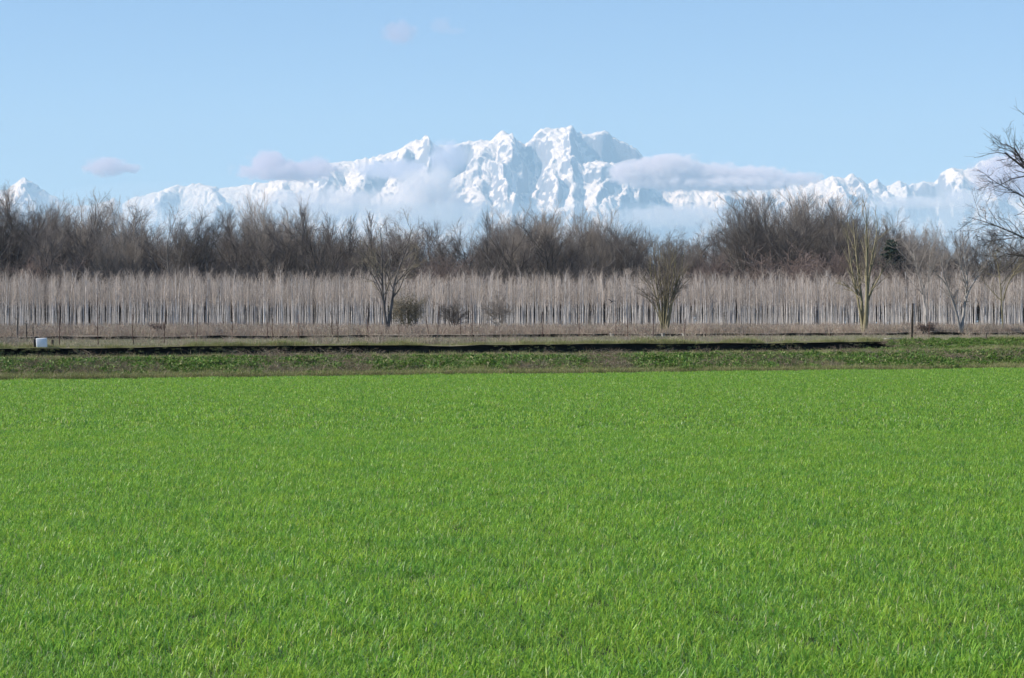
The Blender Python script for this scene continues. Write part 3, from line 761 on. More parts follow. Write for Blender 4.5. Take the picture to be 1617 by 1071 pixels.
# plantation of young poplars: the front six rows are trees of their own, the rows behind are one mass
pop_protos = []
for i in range(8):
    (T, C), H = poplar_proto(300 + i)
    o = tree_thing("poplar_tree", "slender young poplar with white trunk and pinkish bare twigs in the plantation rows", "tree",
                   [("trunk", T), ("crown", C)], [M_BARK_POPLAR, M_TWIG_PINK], group="young poplars of the plantation")
    pop_protos.append(o)
n_used = 0; rows_mass = []; ROFF = [rt.uniform(-1.35, 1.35) for _ in range(40)]
Yp = 350.0
for row in range(28):
    Y = Yp + row * 2.7
    half = 0.2126 * Y * (1.07 if row < 4 else 1.35)
    n = int(2 * half / 2.2)
    for i in range(n):
        x = -half + (i + 0.5) * 2.2 + rt.uniform(-.4, .4) + ROFF[row]
        yy = Y + rt.uniform(-.4, .4) + 0.02 * x
        sc = rt.uniform(0.86, 1.08) * (0.97 + 0.06 * math.sin(x * .11 + row)); sc = (sc, sc, sc * rt.uniform(.96, 1.04))
        z = float(height(x, yy)); a = rt.uniform(0, 6.28)
        if row < 4 and n_used < 300:
            if n_used < len(pop_protos):
                o = pop_protos[n_used]; o.location = (x, yy, z); o.rotation_euler = (0, 0, a); o.scale = sc
            else:
                copy_thing(pop_protos[rt.randrange(8)], (x, yy, z), a, sc)
            n_used += 1
        else:
            rows_mass.append((x, yy, z, a, sc[0], rt.randrange(8)))
def joined_protos(roots, name):
    out = []
    for o in roots:
        parts = []; mats = []; midx = []
        for ch in o.children:
            me = ch.data
            V = np.empty(len(me.vertices) * 3, np.float32); me.vertices.foreach_get("co", V)
            idx = np.empty(len(me.loops), np.int32); me.loops.foreach_get("vertex_index", idx)
            parts.append((V.reshape(-1, 3), [idx.reshape(-1, 4)])); mats.append(me.materials[0]); midx += [len(mats) - 1] * len(me.polygons)
        V, fs, _ = merge(parts)
        out.append(new_mesh(name, V, fs, mats, True, None, midx))
    return out
scatter("poplar_rows", joined_protos(pop_protos, "poplar_rows"), rows_mass)

# the old wood behind: traced crown tops; the trees along the front are individuals
PROTO = {}
def forest_thing(kind, seed, name, label, group, mats, cat="tree"):
    (T, C), H = forest_proto(seed, kind)
    o = tree_thing(name, label, cat, [("trunk", T), ("crown", C)], mats, group=group)
    o["proto_height"] = H
    return o
LAB = {"round": "tall bare tree with spreading dark crown in the old wood behind the plantation",
       "fan": "tall bare tree with pale upswept crown in the old wood behind the plantation",
       "column": "narrow columnar bare poplar rising out of the old wood behind the plantation",
       "scrub": "dark leafless shrub of the undergrowth between the plantation and the old wood",
       "redscrub": "reddish-brown leafless shrub of the undergrowth in front of the old wood"}
GRP = {"round": "spreading bare trees of the old wood", "fan": "upswept pale bare trees of the old wood", "column": "columnar poplars of the old wood",
       "scrub": "dark shrubs below the old wood", "redscrub": "reddish shrubs below the old wood"}
MATS = {"round": (M_BARK_DARK, M_TWIG_DARK), "fan": (M_BARK_PALE, M_TWIG_PALE), "column": (M_BARK_DARK, M_TWIG_DARK),
        "scrub": (M_BARK_DARK, M_TWIG_DARK), "redscrub": (M_BARK_DARK, M_TWIG_RED)}
NM = {"round": "forest_tree", "fan": "forest_tree", "column": "columnar_poplar", "scrub": "shrub", "redscrub": "shrub"}
for kd, n in (("round", 5), ("fan", 4), ("column", 2), ("scrub", 3), ("redscrub", 2)):
    PROTO[kd] = [forest_thing(kd.replace("red", ""), 500 + 31 * i + len(kd), NM[kd], LAB[kd], GRP[kd], ((M_BARK_PALE, M_TWIG_DARK) if kd == "round" and i % 2 else MATS[kd]), "shrub" if "scrub" in kd else "tree") for i in range(n)]
used = set()
def plant(kd, px, top_py, Y, i=None, widen=1.0, label=None, z=None):
    i = rt.randrange(len(PROTO[kd])) if i is None else i
    p = PROTO[kd][i]
    x = px_x(px, Y); z = float(height(x, Y)) if z is None else z
    h = py_z(top_py, Y) - z
    s = h / p["proto_height"]; sc = (s * widen, s * widen, s)
    if (kd, i) not in used and label is None:
        used.add((kd, i)); p.location = (x, Y, z); p.rotation_euler = (0, 0, rt.uniform(0, 6.28)); p.scale = sc; return p
    return copy_thing(p, (x, Y, z), rt.uniform(0, 6.28), sc, label)
WOOD = [(-140, 325, 'r'), (-100, 318, 'r'), (-55, 322, 'f'), (-20, 306, 'r'), (12, 302, 'f'), (30, 300, 'r'), (52, 306, 'r'), (78, 312, 'f'), (105, 330, 'r'), (135, 308, 'f'), (160, 309, 'r'), (185, 316, 'r'), (212, 328, 'f'), (240, 328, 'r'),
  (300, 332, 'r'), (352, 336, 'r'), (378, 330, 'r'), (400, 318, 'f'), (428, 309, 'f'), (455, 308, 'f'), (478, 336, 'c'), (497, 330, 'r'), (524, 338, 'c'), (548, 343, 'c'), (568, 348, 'r'),
  (592, 336, 'c'), (620, 346, 'r'), (648, 339, 'r'), (678, 352, 'r'), (702, 350, 'r'), (722, 346, 'r'), (772, 338, 'c'), (798, 326, 'f'), (820, 318, 'f'), (845, 320, 'f'), (872, 330, 'f'), (900, 332, 'f'), (926, 328, 'f'),
  (955, 336, 'f'), (984, 343, 'f'), (1004, 352, 'r'), (1034, 362, 'r'), (1062, 364, 'r'), (1092, 356, 'r'), (1114, 350, 'r'), (1140, 334, 'r'), (1162, 316, 'f'), (1190, 302, 'f'), (1220, 296, 'f'), (1250, 300, 'f'), (1275, 295, 'f'),
  (1302, 299, 'f'), (1330, 298, 'f'), (1350, 312, 'r'), (1372, 328, 'r'), (1394, 352, 'r'), (1425, 345, 'r'), (1452, 356, 'f'), (1480, 351, 'f'), (1508, 360, 'f'), (1540, 365, 'r'), (1570, 356, 'r'), (1600, 365, 'r'), (1635, 358, 'r'), (1680, 350, 'f'), (1725, 345, 'r'), (1770, 350, 'r')]
KD = {'r': 'round', 'f': 'fan', 'c': 'column'}
for (px, py, k) in WOOD:
    plant(KD[k], px + rt.uniform(-3, 3), py - (15 if px < 520 else 10), rt.uniform(442, 470), widen=rt.uniform(.8, 1.1))
plant('round', 277, 307, 440, 1, 1.0, "large open-crowned dark tree rising above the wood near the low end of the mountains")
plant('round', 336, 321, 441, 3, 0.85, "round-topped dark tree on a bare stem beside the large open-crowned one")
for k in range(46):                                # second file of individuals, a little lower
    px = -150 + k * 42 + rt.uniform(-12, 12)
    top = float(np.interp(px, [w[0] for w in WOOD], [w[1] for w in WOOD])) + rt.uniform(12, 46)
    plant('round' if rt.random() < .65 else 'fan', px, top, rt.uniform(436, 448), widen=rt.uniform(.9, 1.2))
for k in range(70):                                # undergrowth
    px = -150 + k * 28 + rt.uniform(-10, 10)
    red = (1120 < px < 1370 and rt.random() < .7) or rt.random() < .08
    plant('redscrub' if red else 'scrub', px, rt.uniform(398, 428) - (22 if red else 0), rt.uniform(428, 436), widen=rt.uniform(1.0, 1.5))
mass = []
srcs = joined_protos(PROTO['round'] + PROTO['fan'] + PROTO['scrub'], "woods")
for k in range(300):
    px = rt.uniform(-260, 1880); Y = rt.uniform(470, 560)
    top = float(np.interp(px, [w[0] for w in WOOD], [w[1] for w in WOOD])) + rt.uniform(6, 60)
    i = rt.randrange(9); x = px_x(px, Y); z = 1.36
    mass.append((x, Y, z, rt.uniform(0, 6.28), (py_z(top, Y) - z) / 24.5, i))
for k in range(220):
    px = rt.uniform(-260, 1880); Y = rt.uniform(470, 540); x = px_x(px, Y)
    mass.append((x, Y, 1.36, rt.uniform(0, 6.28), rt.uniform(.9, 1.6), 9 + rt.randrange(3)))
scatter("woods", srcs, mass)

for kd in PROTO:                                   # kinds drawn but never planted leave the scene again
    for i, p in enumerate(PROTO[kd]):
        if (kd, i) not in used and p.location.length < 1:
            p.location = (px_x(rt.uniform(-100, 1700), 450), 450, 1.36); p.scale = (.8, .8, .8)

# evergreens
ECOL = [(3, (0.024, 0.042, 0.032)), (2, (0.036, 0.056, 0.038)), (1, (0.05, 0.068, 0.04))]
def conifer(px, top, Y, width, label, seed, n=9000):
    r = np.random.default_rng(seed)
    x = px_x(px, Y); z = float(height(x, Y)); h = py_z(top, Y) - z
    stem = straight_stem(seed, h, 8, .01)
    T = tubes(stem[None], np.array([.28]), np.array([.03]), 7)
    nb = 150; st, d, t, par = spawn(stem[None], nb, .12, .98, R(78), R(10), r)
    ln = width * (1.08 - t) ** .8 * r.uniform(.6, 1.15, nb)
    P = grow(st, d, ln, 5, .05, -.03, r); B = tubes(P, np.full(nb, .05), np.full(nb, .015), 3)
    u = r.uniform(.15, 1, n); q = r.integers(0, nb, n); f = np.clip(u * 5, 0, 4.99); i = f.astype(int); w = (f - i)[:, None]
    pts = P[q, i] * (1 - w) + P[q, i + 1] * w + r.normal(0, .22, (n, 3)) * np.array([1, 1, .6])
    L = leafball(r, pts, (.12, .30), ECOL)
    o = link("conifer", None); tag(o, label, "tree"); o.location = (x, Y, z)
    tr = merge([(T[0], [T[1]]), (B[0], [B[1]])])
    link("trunk", new_mesh("trunk", tr[0], tr[1], [M_BARK_DARK], True), o)
    link("crown", new_mesh("crown", L[0], L[1], [M_NEEDLE], False, L[2]), o)
conifer(1410, 378, 440, 6.8, "broad dark green conifer standing at the edge of the wood", 71)
def ivy_tree(px, top, Y, label, seed):
    o = plant('round', px, top, Y, 2, .9, label)
    r = np.random.default_rng(seed); n = 2600; hh = 11
    t = r.uniform(0, 1, n); a = r.uniform(0, 6.28, n); q = (0.55 - .3 * t) * r.uniform(.5, 1.15, n)
    pts = np.stack([q * np.cos(a), q * np.sin(a), 1 + t * hh], 1) / 1.0
    L = leafball(r, pts, (.1, .22), ECOL)
    link("ivy", new_mesh("ivy", L[0], L[1], [M_NEEDLE], False, L[2]), o)
ivy_tree(525, 345, 431, "bare tree whose stem is wrapped in dark ivy, beside the columnar poplars", 81)
ivy_tree(870, 338, 431, "bare tree with an ivy-covered stem below the pale upswept crowns", 82)
ivy_tree(78, 330, 432, "bare tree with an ivy-dark stem below the small snow peak", 83)

# the trees standing in the open before the plantation
def open_tree(name, label, px, base_py, top_py, Y, stems_px, lv, mats, seed, radii, cat="tree", trunk_levels=2, k=8):
    """stems_px: each a list of (px, py) traced points; depth spread is added per stem"""
    r = np.random.default_rng(seed)
    x0 = px_x(px, Y); z0 = float(height(x0, Y)); zb = py_z(base_py, Y)
    sl = []
    for q, (line, (ra, rb)) in enumerate(zip(stems_px, radii)):
        pts = np.array([(px_x(a, Y) - x0, 0, py_z(b, Y) - zb) for a, b in line]); 
        t = np.linspace(0, 1, 11); s = np.linspace(0, 1, len(pts))
        c = np.stack([np.interp(t, s, pts[:, j]) for j in range(3)], 1)
        for _ in range(2): c[1:-1] = (c[:-2] + 2 * c[1:-1] + c[2:]) / 4
        c[:, 1] += np.linspace(0, 1, 11) * r.uniform(-.25, .25) * (c[-1, 2])
        c[0, 2] -= .12
        sl.append((c, ra, rb))
    (T, C) = build_tree(seed, None, sl, lv, k, trunk_levels)
    o = tree_thing(name, label, cat, [("trunk", T), ("crown", C)], mats, (x0, Y, z0))
    return o
LV = lambda a, m1, m2, m3, l1, up=.05: [
    dict(m=m1, t0=.3, t1=1, ang=a, sd=12, len=lambda t: l1 * (1.15 - .6 * t), n=5, wob=.1, up=up, rf=.6, k=5, rmin=.018),
    dict(m=m2, t0=.2, t1=1, ang=a, sd=12, len=lambda t: .5 * (1.1 - .4 * t), n=4, wob=.12, up=up * .7, rf=.6, k=3, rmin=.009),
    dict(m=m3, t0=.15, t1=1, ang=a, sd=12, len=lambda t: .5 + 0 * t, n=3, wob=.13, up=up * .5, rf=.6, k=3, rmin=.0055),
    dict(m=3, t0=.2, t1=1, ang=a, sd=12, len=lambda t: .5 + 0 * t, n=2, wob=.14, up=up * .5, rf=.6, k=3, rmin=.004)]
OL = (M_BARK_OLIVE, M_TWIG_OLIVE)
open_tree("ash_tree", "two-stemmed bare tree standing alone left of centre before the plantation", 611, 532, 345, 172,
    [[(611, 532), (609, 508), (604, 480), (603, 450), (602, 400), (600, 362)], [(612, 530), (616, 500), (620, 470), (622, 440), (640, 400), (650, 362)],
     [(604, 475), (601, 458), (590, 440), (578, 420), (572, 395)], [(620, 462), (626, 448), (640, 436), (654, 422), (662, 400)]],
    LV(36, 11, 6, 4, .34)[:3], (M_BARK_DARK, M_TWIG_OLIVE), 901, [(.15, .016), (.12, .016), (.05, .011), (.045, .011)])
open_tree("willow_tree", "many-stemmed bare bushy tree with fan-shaped crown before the plantation", 1047, 529, 380, 168,
    [[(1052, 529), (1055, 510), (1060, 480), (1066, 455), (1075, 432), (1078, 405)], [(1049, 529), (1050, 505), (1052, 470), (1055, 430), (1058, 394)],
     [(1047, 529), (1047, 500), (1045, 465), (1042, 430), (1040, 396)], [(1045, 528), (1043, 500), (1037, 478), (1030, 450), (1024, 415)],
     [(1053, 528), (1058, 495), (1061, 460), (1064, 425), (1066, 398)], [(1046, 528), (1043, 508), (1036, 490), (1027, 478), (1016, 462)], [(1050, 528), (1053, 495), (1056, 450), (1059, 410)],
     [(1048, 528), (1048, 495), (1048, 455), (1048, 405)], [(1051, 520), (1053, 480), (1054, 450), (1050, 400)], [(1046, 510), (1040, 480), (1035, 440), (1033, 405)], [(1056, 500), (1064, 470), (1074, 450), (1083, 430)]],
    LV(30, 9, 6, 4, .34, .08), (M_BARK_OLIVE, M_TWIG_PALE), 902, [(.15, .014), (.11, .014), (.11, .014), (.08, .012), (.10, .012), (.06, .01), (.08, .012), (.07, .01), (.07, .01), (.06, .01), (.05, .01)])
open_tree("pollard_tree", "tall slim multi-stemmed bare tree with pale trunk before the plantation", 1365, 530, 322, 172,
    [[(1366, 530), (1367, 505), (1367, 470), (1366, 430), (1364, 380), (1362, 335)], [(1363, 530), (1360, 505), (1355, 475), (1348, 440), (1342, 400), (1340, 370)],
     [(1366, 530), (1369, 500), (1371, 460), (1375, 420), (1384, 385), (1388, 350)], [(1364, 530), (1363, 490), (1360, 450), (1355, 400), (1352, 350)], [(1361, 480), (1350, 466), (1340, 458), (1325, 450)]],
    LV(24, 11, 5, 5, .27, .08)[:3], (M_BARK_OLIVE, M_TWIG_OLIVE), 903, [(.20, .02), (.12, .018), (.13, .018), (.14, .018), (.05, .012)])
open_tree("ash_tree", "bare tree with two trunks in a wide V beside the short post", 1518, 532, 372, 176,
    [[(1516, 532), (1513, 510), (1506, 490), (1497, 465), (1488, 440), (1482, 415)], [(1518, 532), (1521, 510), (1524, 485), (1529, 460), (1528, 430), (1522, 395)],
     [(1525, 480), (1530, 462), (1545, 442), (1558, 425), (1566, 400)], [(1500, 470), (1490, 450), (1476, 440), (1462, 425)], [(1527, 455), (1520, 440), (1515, 415), (1508, 390)]],
    LV(38, 10, 6, 4, .28), (M_BARK_PALE, M_TWIG_PALE), 904, [(.12, .02), (.15, .02), (.08, .015), (.06, .012), (.07, .012)])
open_tree("ash_tree", "thin pale bare tree with a leaning stem beside the tall dark post", 1455, 530, 375, 182,
    [[(1463, 532), (1464, 500), (1458, 460), (1450, 420), (1446, 395)], [(1462, 500), (1466, 460), (1470, 420), (1472, 392)]],
    LV(32, 12, 6, 5, .4), (M_BARK_PALE, M_TWIG_PALE), 905, [(.09, .015), (.06, .012)])
open_tree("ash_tree", "bare olive-barked tree near the frame of the big overhanging branches", 1583, 532, 395, 185,
    [[(1584, 532), (1584, 500), (1583, 460), (1580, 425), (1576, 405)], [(1584, 480), (1592, 450), (1604, 430), (1618, 415)]],
    LV(45, 12, 6, 5, .4), OL, 906, [(.08, .015), (.06, .012)])
# low bushes beside them
def bush(px, base, top, Y, half_px, label, seed, mats, ns=9, ever=False):
    r = np.random.default_rng(seed)
    st = []
    for q in range(ns):
        a = q / ns * 6.28 + r.uniform(-.3, .3)
        st.append([(px + r.uniform(-3, 3), base), (px + half_px * .35 * math.cos(a), base - (base - top) * .4), (px + half_px * .7 * math.cos(a), base - (base - top) * r.uniform(.6, .9))])
    o = open_tree("bush", label, px, base, top, Y, st, LV(40, 9, 6, 4, .5, .03), mats, seed, [(.035, .012)] * ns, "bush", 1, 5)
    if ever:
        n = 1700; w = half_px / F * Y; h = (base - top) / F * Y
        u = r.normal(0, 1, (n, 3)); u /= np.linalg.norm(u, axis=1, keepdims=True); u *= r.uniform(.25, 1, (n, 1)) ** .5
        u += .12 * r.normal(0, 1, (n, 3)); u *= (0.8 + .5 * fbm(u[:, 0] * 2.5 + 9, u[:, 2] * 2.5 + u[:, 1], seed, 2))[:, None]
        pts = np.stack([u[:, 0] * w, u[:, 1] * w * .8, h * .55 + u[:, 2] * h * .45], 1)
        L = leafball(r, pts, (.03, .075), [(3, (0.05, 0.055, 0.038)), (2, (0.07, 0.074, 0.052)), (3, (0.1, 0.092, 0.075))])
        link("foliage", new_mesh("foliage", L[0], L[1], [M_NEEDLE], False, L[2]), o)
bush(642, 524, 462, 190, 26, "rounded dark grey-green bush close behind the two-stemmed tree", 911, OL, 9, True)
bush(716, 526, 478, 195, 22, "leafless thorny bush right of the dark round bush", 912, (M_BARK_DARK, M_TWIG_PALE), 6)
bush(786, 525, 468, 198, 20, "leafless bush beside a pale stem in the middle of the plantation edge", 913, (M_BARK_PALE, M_TWIG_PALE), 6)
bush(1462, 532, 510, 165, 16, "small orange-brown bush right of the tall dark post", 914, (M_BARK_DARK, M_TWIG_RED), 6)
bush(250, 534, 517, 150, 11, "low reddish twiggy bush on the far verge at the left", 915, (M_TWIG_RED, M_TWIG_RED), 6)
# big tree at the right, its trunk outside the frame, its branches reaching in
Yb = 118.0
big_lines = [[(a - 22, b) for a, b in ln] for ln in [[(1712, 560), (1706, 480), (1700, 400), (1696, 300), (1700, 230), (1716, 160)],
  [(1700, 420), (1672, 385), (1640, 362), (1610, 350), (1580, 338), (1548, 330)],
  [(1696, 340), (1670, 318), (1640, 300), (1610, 287), (1590, 278), (1572, 268)],
  [(1690, 280), (1668, 262), (1645, 248), (1622, 238), (1604, 228), (1582, 224)],
  [(1702, 440), (1680, 408), (1650, 392), (1622, 384), (1600, 392), (1582, 412)],
  [(1698, 380), (1676, 366), (1650, 362), (1625, 360), (1600, 366), (1580, 364)],
  [(1694, 300), (1720, 250), (1750, 210), (1780, 180)], [(1698, 380), (1735, 330), (1770, 300), (1800, 280)], [(1700, 262), (1698, 245), (1700, 230), (1708, 214)], [(1696, 260), (1725, 190), (1745, 130)]]]
LVB = [dict(m=13, t0=.3, t1=1, ang=38, sd=12, len=lambda t: .30 * (1.2 - .6 * t), n=5, wob=.13, up=.03, rf=.55, k=4, rmin=.011),
       dict(m=6, t0=.2, t1=1, ang=40, sd=12, len=lambda t: .5 * (1.1 - .4 * t), n=4, wob=.15, up=.03, rf=.6, k=3, rmin=.007),
       dict(m=4, t0=.2, t1=1, ang=40, sd=12, len=lambda t: .5 + 0 * t, n=3, wob=.16, up=.03, rf=.6, k=3, rmin=.0048)]
open_tree("walnut_tree", "large bare dark tree reaching its branches in at the right", 1690, 560, 70, Yb, big_lines, LVB, (M_BARK_BLACK, M_BARK_BLACK), 921,
    [(.34, .10), (.06, .012), (.052, .011), (.045, .01), (.062, .013), (.038, .01), (.09, .02), (.09, .02), (.09, .02), (.08, .02)], "tree", 1)

# ------------------------------------------------------------------ small things
def sapling(px, base, top, Y, seed, label, group, r0=.026, m=M_STEMRED, name="sapling", cat="sapling"):
    h = (base - top) / F * Y
    st = [(straight_stem(seed, h, 7, .03, .02, seed), r0, r0 * .45)]
    lv = [dict(m=7, t0=.3, t1=.98, ang=30, len=lambda t: .16 + 0 * t, n=3, wob=.08, up=.06, rmin=.005)]
    (T, C) = build_tree(seed, h, st, lv, 6, 1)
    x = px_x(px, Y)
    return tree_thing(name, label, cat, [("stem", T), ("twigs", C)], (m, m), (x, Y, float(height(x, Y))), group)
def canal_Y(px, v): return v / (1 - SK * (px - CX) / F)
SG = "thin bare saplings along the far canal verge"
SL_ = "thin bare reddish sapling rising from the far canal verge"
for i, (px, base, top, v) in enumerate([(94, 549, 480, 125), (155, 549, 470, 125), (211, 549, 488, 125), (259, 545, 492, 130), (310, 540, 490, 140), (366, 538, 478, 142), (422, 533, 490, 148),
      (431, 540, 500, 138), (472, 535, 492, 146), (525, 534, 488, 148), (534, 545, 500, 128), (581, 537, 480, 142), (631, 534, 510, 148), (678, 534, 495, 148), (691, 535, 478, 146), (728, 534, 490, 148),
      (745, 534, 476, 149), (856, 532, 488, 149), (914, 532, 490, 150), (972, 533, 476, 149), (992, 540, 500, 130), (1031, 537, 492, 140), (1080, 532, 500, 150), (1467, 535, 505, 135)]):
    sapling(px, base, top, canal_Y(px, v), 700 + i, SL_, SG)
for i, (px, base, top, lab) in enumerate([(27, 533, 494, "stout dark dead stem leaning at the far left of the verge"), (42, 531, 497, "second dark dead stem, thinner, at the far left of the verge"), (53, 531, 500, "short crooked dead stem right behind the white container")]):
    sapling(px, base, top, canal_Y(px, 149), 760 + i, lab, None, (.075, .045, .03)[i], M_BARK_DARK, "dead_stem", "dead tree")

def bevel_box(cx, cy, cz, sx, sy, sz, b):
    import bmesh
    bm = bmesh.new(); bmesh.ops.create_cube(bm, size=1)
    for v in bm.verts: v.co = Vector((v.co.x * sx + cx, v.co.y * sy + cy, v.co.z * sz + cz))
    bmesh.ops.bevel(bm, geom=bm.edges[:] , offset=b, segments=3, affect='EDGES', profile=.5)
    return bm
def bm_link(name, bms, m, parent=None):
    import bmesh
    me = bpy.data.meshes.new(name)
    tot = bmesh.new()
    for b in bms:
        tmp = bpy.data.meshes.new("tmp"); b.to_mesh(tmp); b.free(); tot.from_mesh(tmp); bpy.data.meshes.remove(tmp)
    tot.to_mesh(me); tot.free()
    for p in me.polygons: p.use_smooth = True
    me.materials.append(m)
    return link(name, me, parent)
M_WHITE = noise_mat("white_plastic", [(0.25, (0.62, 0.62, 0.6)), (0.42, (0.85, 0.86, 0.86)), (0.7, (0.92, 0.93, 0.93))], scale=5.0, rough=0.45, coords='Object')
M_BLACK = noise_mat("black_plastic", [(0.3, (0.015, 0.015, 0.016)), (0.7, (0.03, 0.03, 0.03))], scale=3.0, rough=0.5, coords='Object')
Yc = canal_Y(65, 122.7); xc = px_x(65, Yc)
box = link("plastic_container", None); box.location = (xc, Yc, float(height(xc, Yc))); box.rotation_euler = (0, R(-3), R(8)); box.scale = (1.2, 1.2, 1.3)
tag(box, "white plastic container with black end cap lying on the canal edge", "container")
bm_link("tank", [bevel_box(0.03, 0, .175, .40, .34, .33, .025)], M_WHITE, box)
bm_link("end_cap", [bevel_box(-.215, 0, .17, .10, .30, .30, .03), bevel_box(-.15, 0, .365, .16, .12, .07, .025)], M_BLACK, box)

def post(name, px, base, top, Y, r, label, m, lean=0.0, cap=True):
    h = (base - top) / F * Y; x = px_x(px, Y)
    rr = np.random.default_rng(int(px))
    P = straight_stem(int(px), h + .15, 6, .012, lean, 0.3)
    V, Q = tubes(P[None], np.array([r]), np.array([r * .85]), 9)
    n = len(V); tipc = P[-1] + np.array([0, 0, r * .35])
    V = np.concatenate([V, tipc[None]]); j = np.arange(9)
    T = np.stack([n - 9 + j, n - 9 + (j + 1) % 9, np.full(9, n)], 1)
    o = link(name, new_mesh(name, V, [Q, T], [m], True))
    o.location = (x, Y, float(height(x, Y))); tag(o, label, "post")
    return o
M_WOOD = bark_mat("weathered_wood", (0.05, 0.042, 0.036), (0.11, 0.092, 0.075), 8.0)
post("wooden_post", 1440, 536, 478, 140, .07, "tall dark weathered post on the grassy canal crossing", M_WOOD, .01)
post("wooden_post", 1557.5, 543, 531, 139, .045, "short dark post at the end of the pale path", M_WOOD, -.05)
post("tree_stump", 83, 547, 537, canal_Y(83, 124.5), .07, "short dark stump just right of the white container", M_WOOD)
for px, lab in ((966, "pale concrete pillar on the small ditch left of the many-stemmed tree"), (1047, "pale concrete pillar on the small ditch right under the many-stemmed tree"), (1080, "pale concrete pillar on the small ditch just right of the many-stemmed tree")):
    Y = canal_Y(px, 150.3); x = px_x(px, Y)
    o = bm_link("concrete_pillar", [bevel_box(0, 0, .12, .17, .2, .5, .02), bevel_box(0, 0, .385, .22, .25, .05, .012)], M_CONC); o.location = (x, Y, float(height(x, Y)) - .06)
    o.rotation_euler = (0, 0, R(31)); tag(o, lab, "pillar")
for (a, b, lab) in ((88, 100, "short pale concrete slab along the ditch behind the white container"), (120, 145, "longest pale concrete slab along the ditch at the left"), (154, 168, "pale concrete slab right of the longest one along the ditch"), (1398, 1430, "pale concrete slab at the right end of the dark canal")):
    v = 150.4 if a < 1000 else 127.0
    xa, xb = px_x(a, canal_Y(a, v)), px_x(b, canal_Y(b, v)); L = math.hypot(xb - xa, SK * (xb - xa)); x = (xa + xb) / 2; Y = v + SK * x
    o = bm_link("concrete_slab", [bevel_box(0, 0, .03, L, .3, .14, .02)], M_CONC); o.location = (x, Y, float(height(x, Y)) + .03); o.rotation_euler = (0, 0, math.atan(SK)); tag(o, lab, "slab")

# a small dark bird in flight before the plantation
def bird():
    sk = np.array([(-.16, 0, .0), (-.06, 0, .01), (.03, 0, .015), (.10, 0, .03), (.145, 0, .04), (.19, 0, .032)])
    rad = [.012, .045, .055, .035, .032, .004]
    V = []; k = 8
    for p, r in zip(sk, rad):
        for j in range(k):
            a = j * 2 * math.pi / k; V.append((p[0], p[1] + r * math.cos(a), p[2] + r * math.sin(a)))
    Q = [(i * k + j, i * k + (j + 1) % k, (i + 1) * k + (j + 1) % k, (i + 1) * k + j) for i in range(5) for j in range(k)]
    def wing(s):
        n0 = len(V)
        for (x, y, z, c) in ((.05, .03, .03, .13), (.07, .16, .13, .12), (.04, .30, .16, .09), (-.03, .42, .12, .02)):
            V.extend([(x, s * y, z + .006), (x - c, s * y, z), (x, s * y, z - .006), (x - c, s * y, z - .004)])
        for i in range(3):
            a = n0 + 4 * i; b = a + 4
            Q.extend([(a, a + 1, b + 1, b), (a + 2, b + 2, b + 3, a + 3), (a, b, b + 2, a + 2), (a + 1, a + 3, b + 3, b + 1)])
    wing(1); wing(-1)
    n0 = len(V); V.extend([(-.14, .02, .005), (-.14, -.02, .005), (-.27, -.05, .0), (-.27, .05, .0), (-.14, .02, -.005), (-.14, -.02, -.005), (-.27, -.05, -.004), (-.27, .05, -.004)])
    Q.extend([(n0, n0 + 1, n0 + 2, n0 + 3), (n0 + 4, n0 + 7, n0 + 6, n0 + 5), (n0, n0 + 3, n0 + 7, n0 + 4), (n0 + 1, n0 + 5, n0 + 6, n0 + 2)])
    return np.array(V), np.array(Q)
V, Q = bird()
bo = link("bird", new_mesh("bird", V, [Q], [M_BLACK], True)); bo.location = (px_x(966, 205), 205, py_z(477, 205)); bo.rotation_euler = (R(15), R(-20), R(60))
tag(bo, "small black bird flying in front of the plantation", "bird")

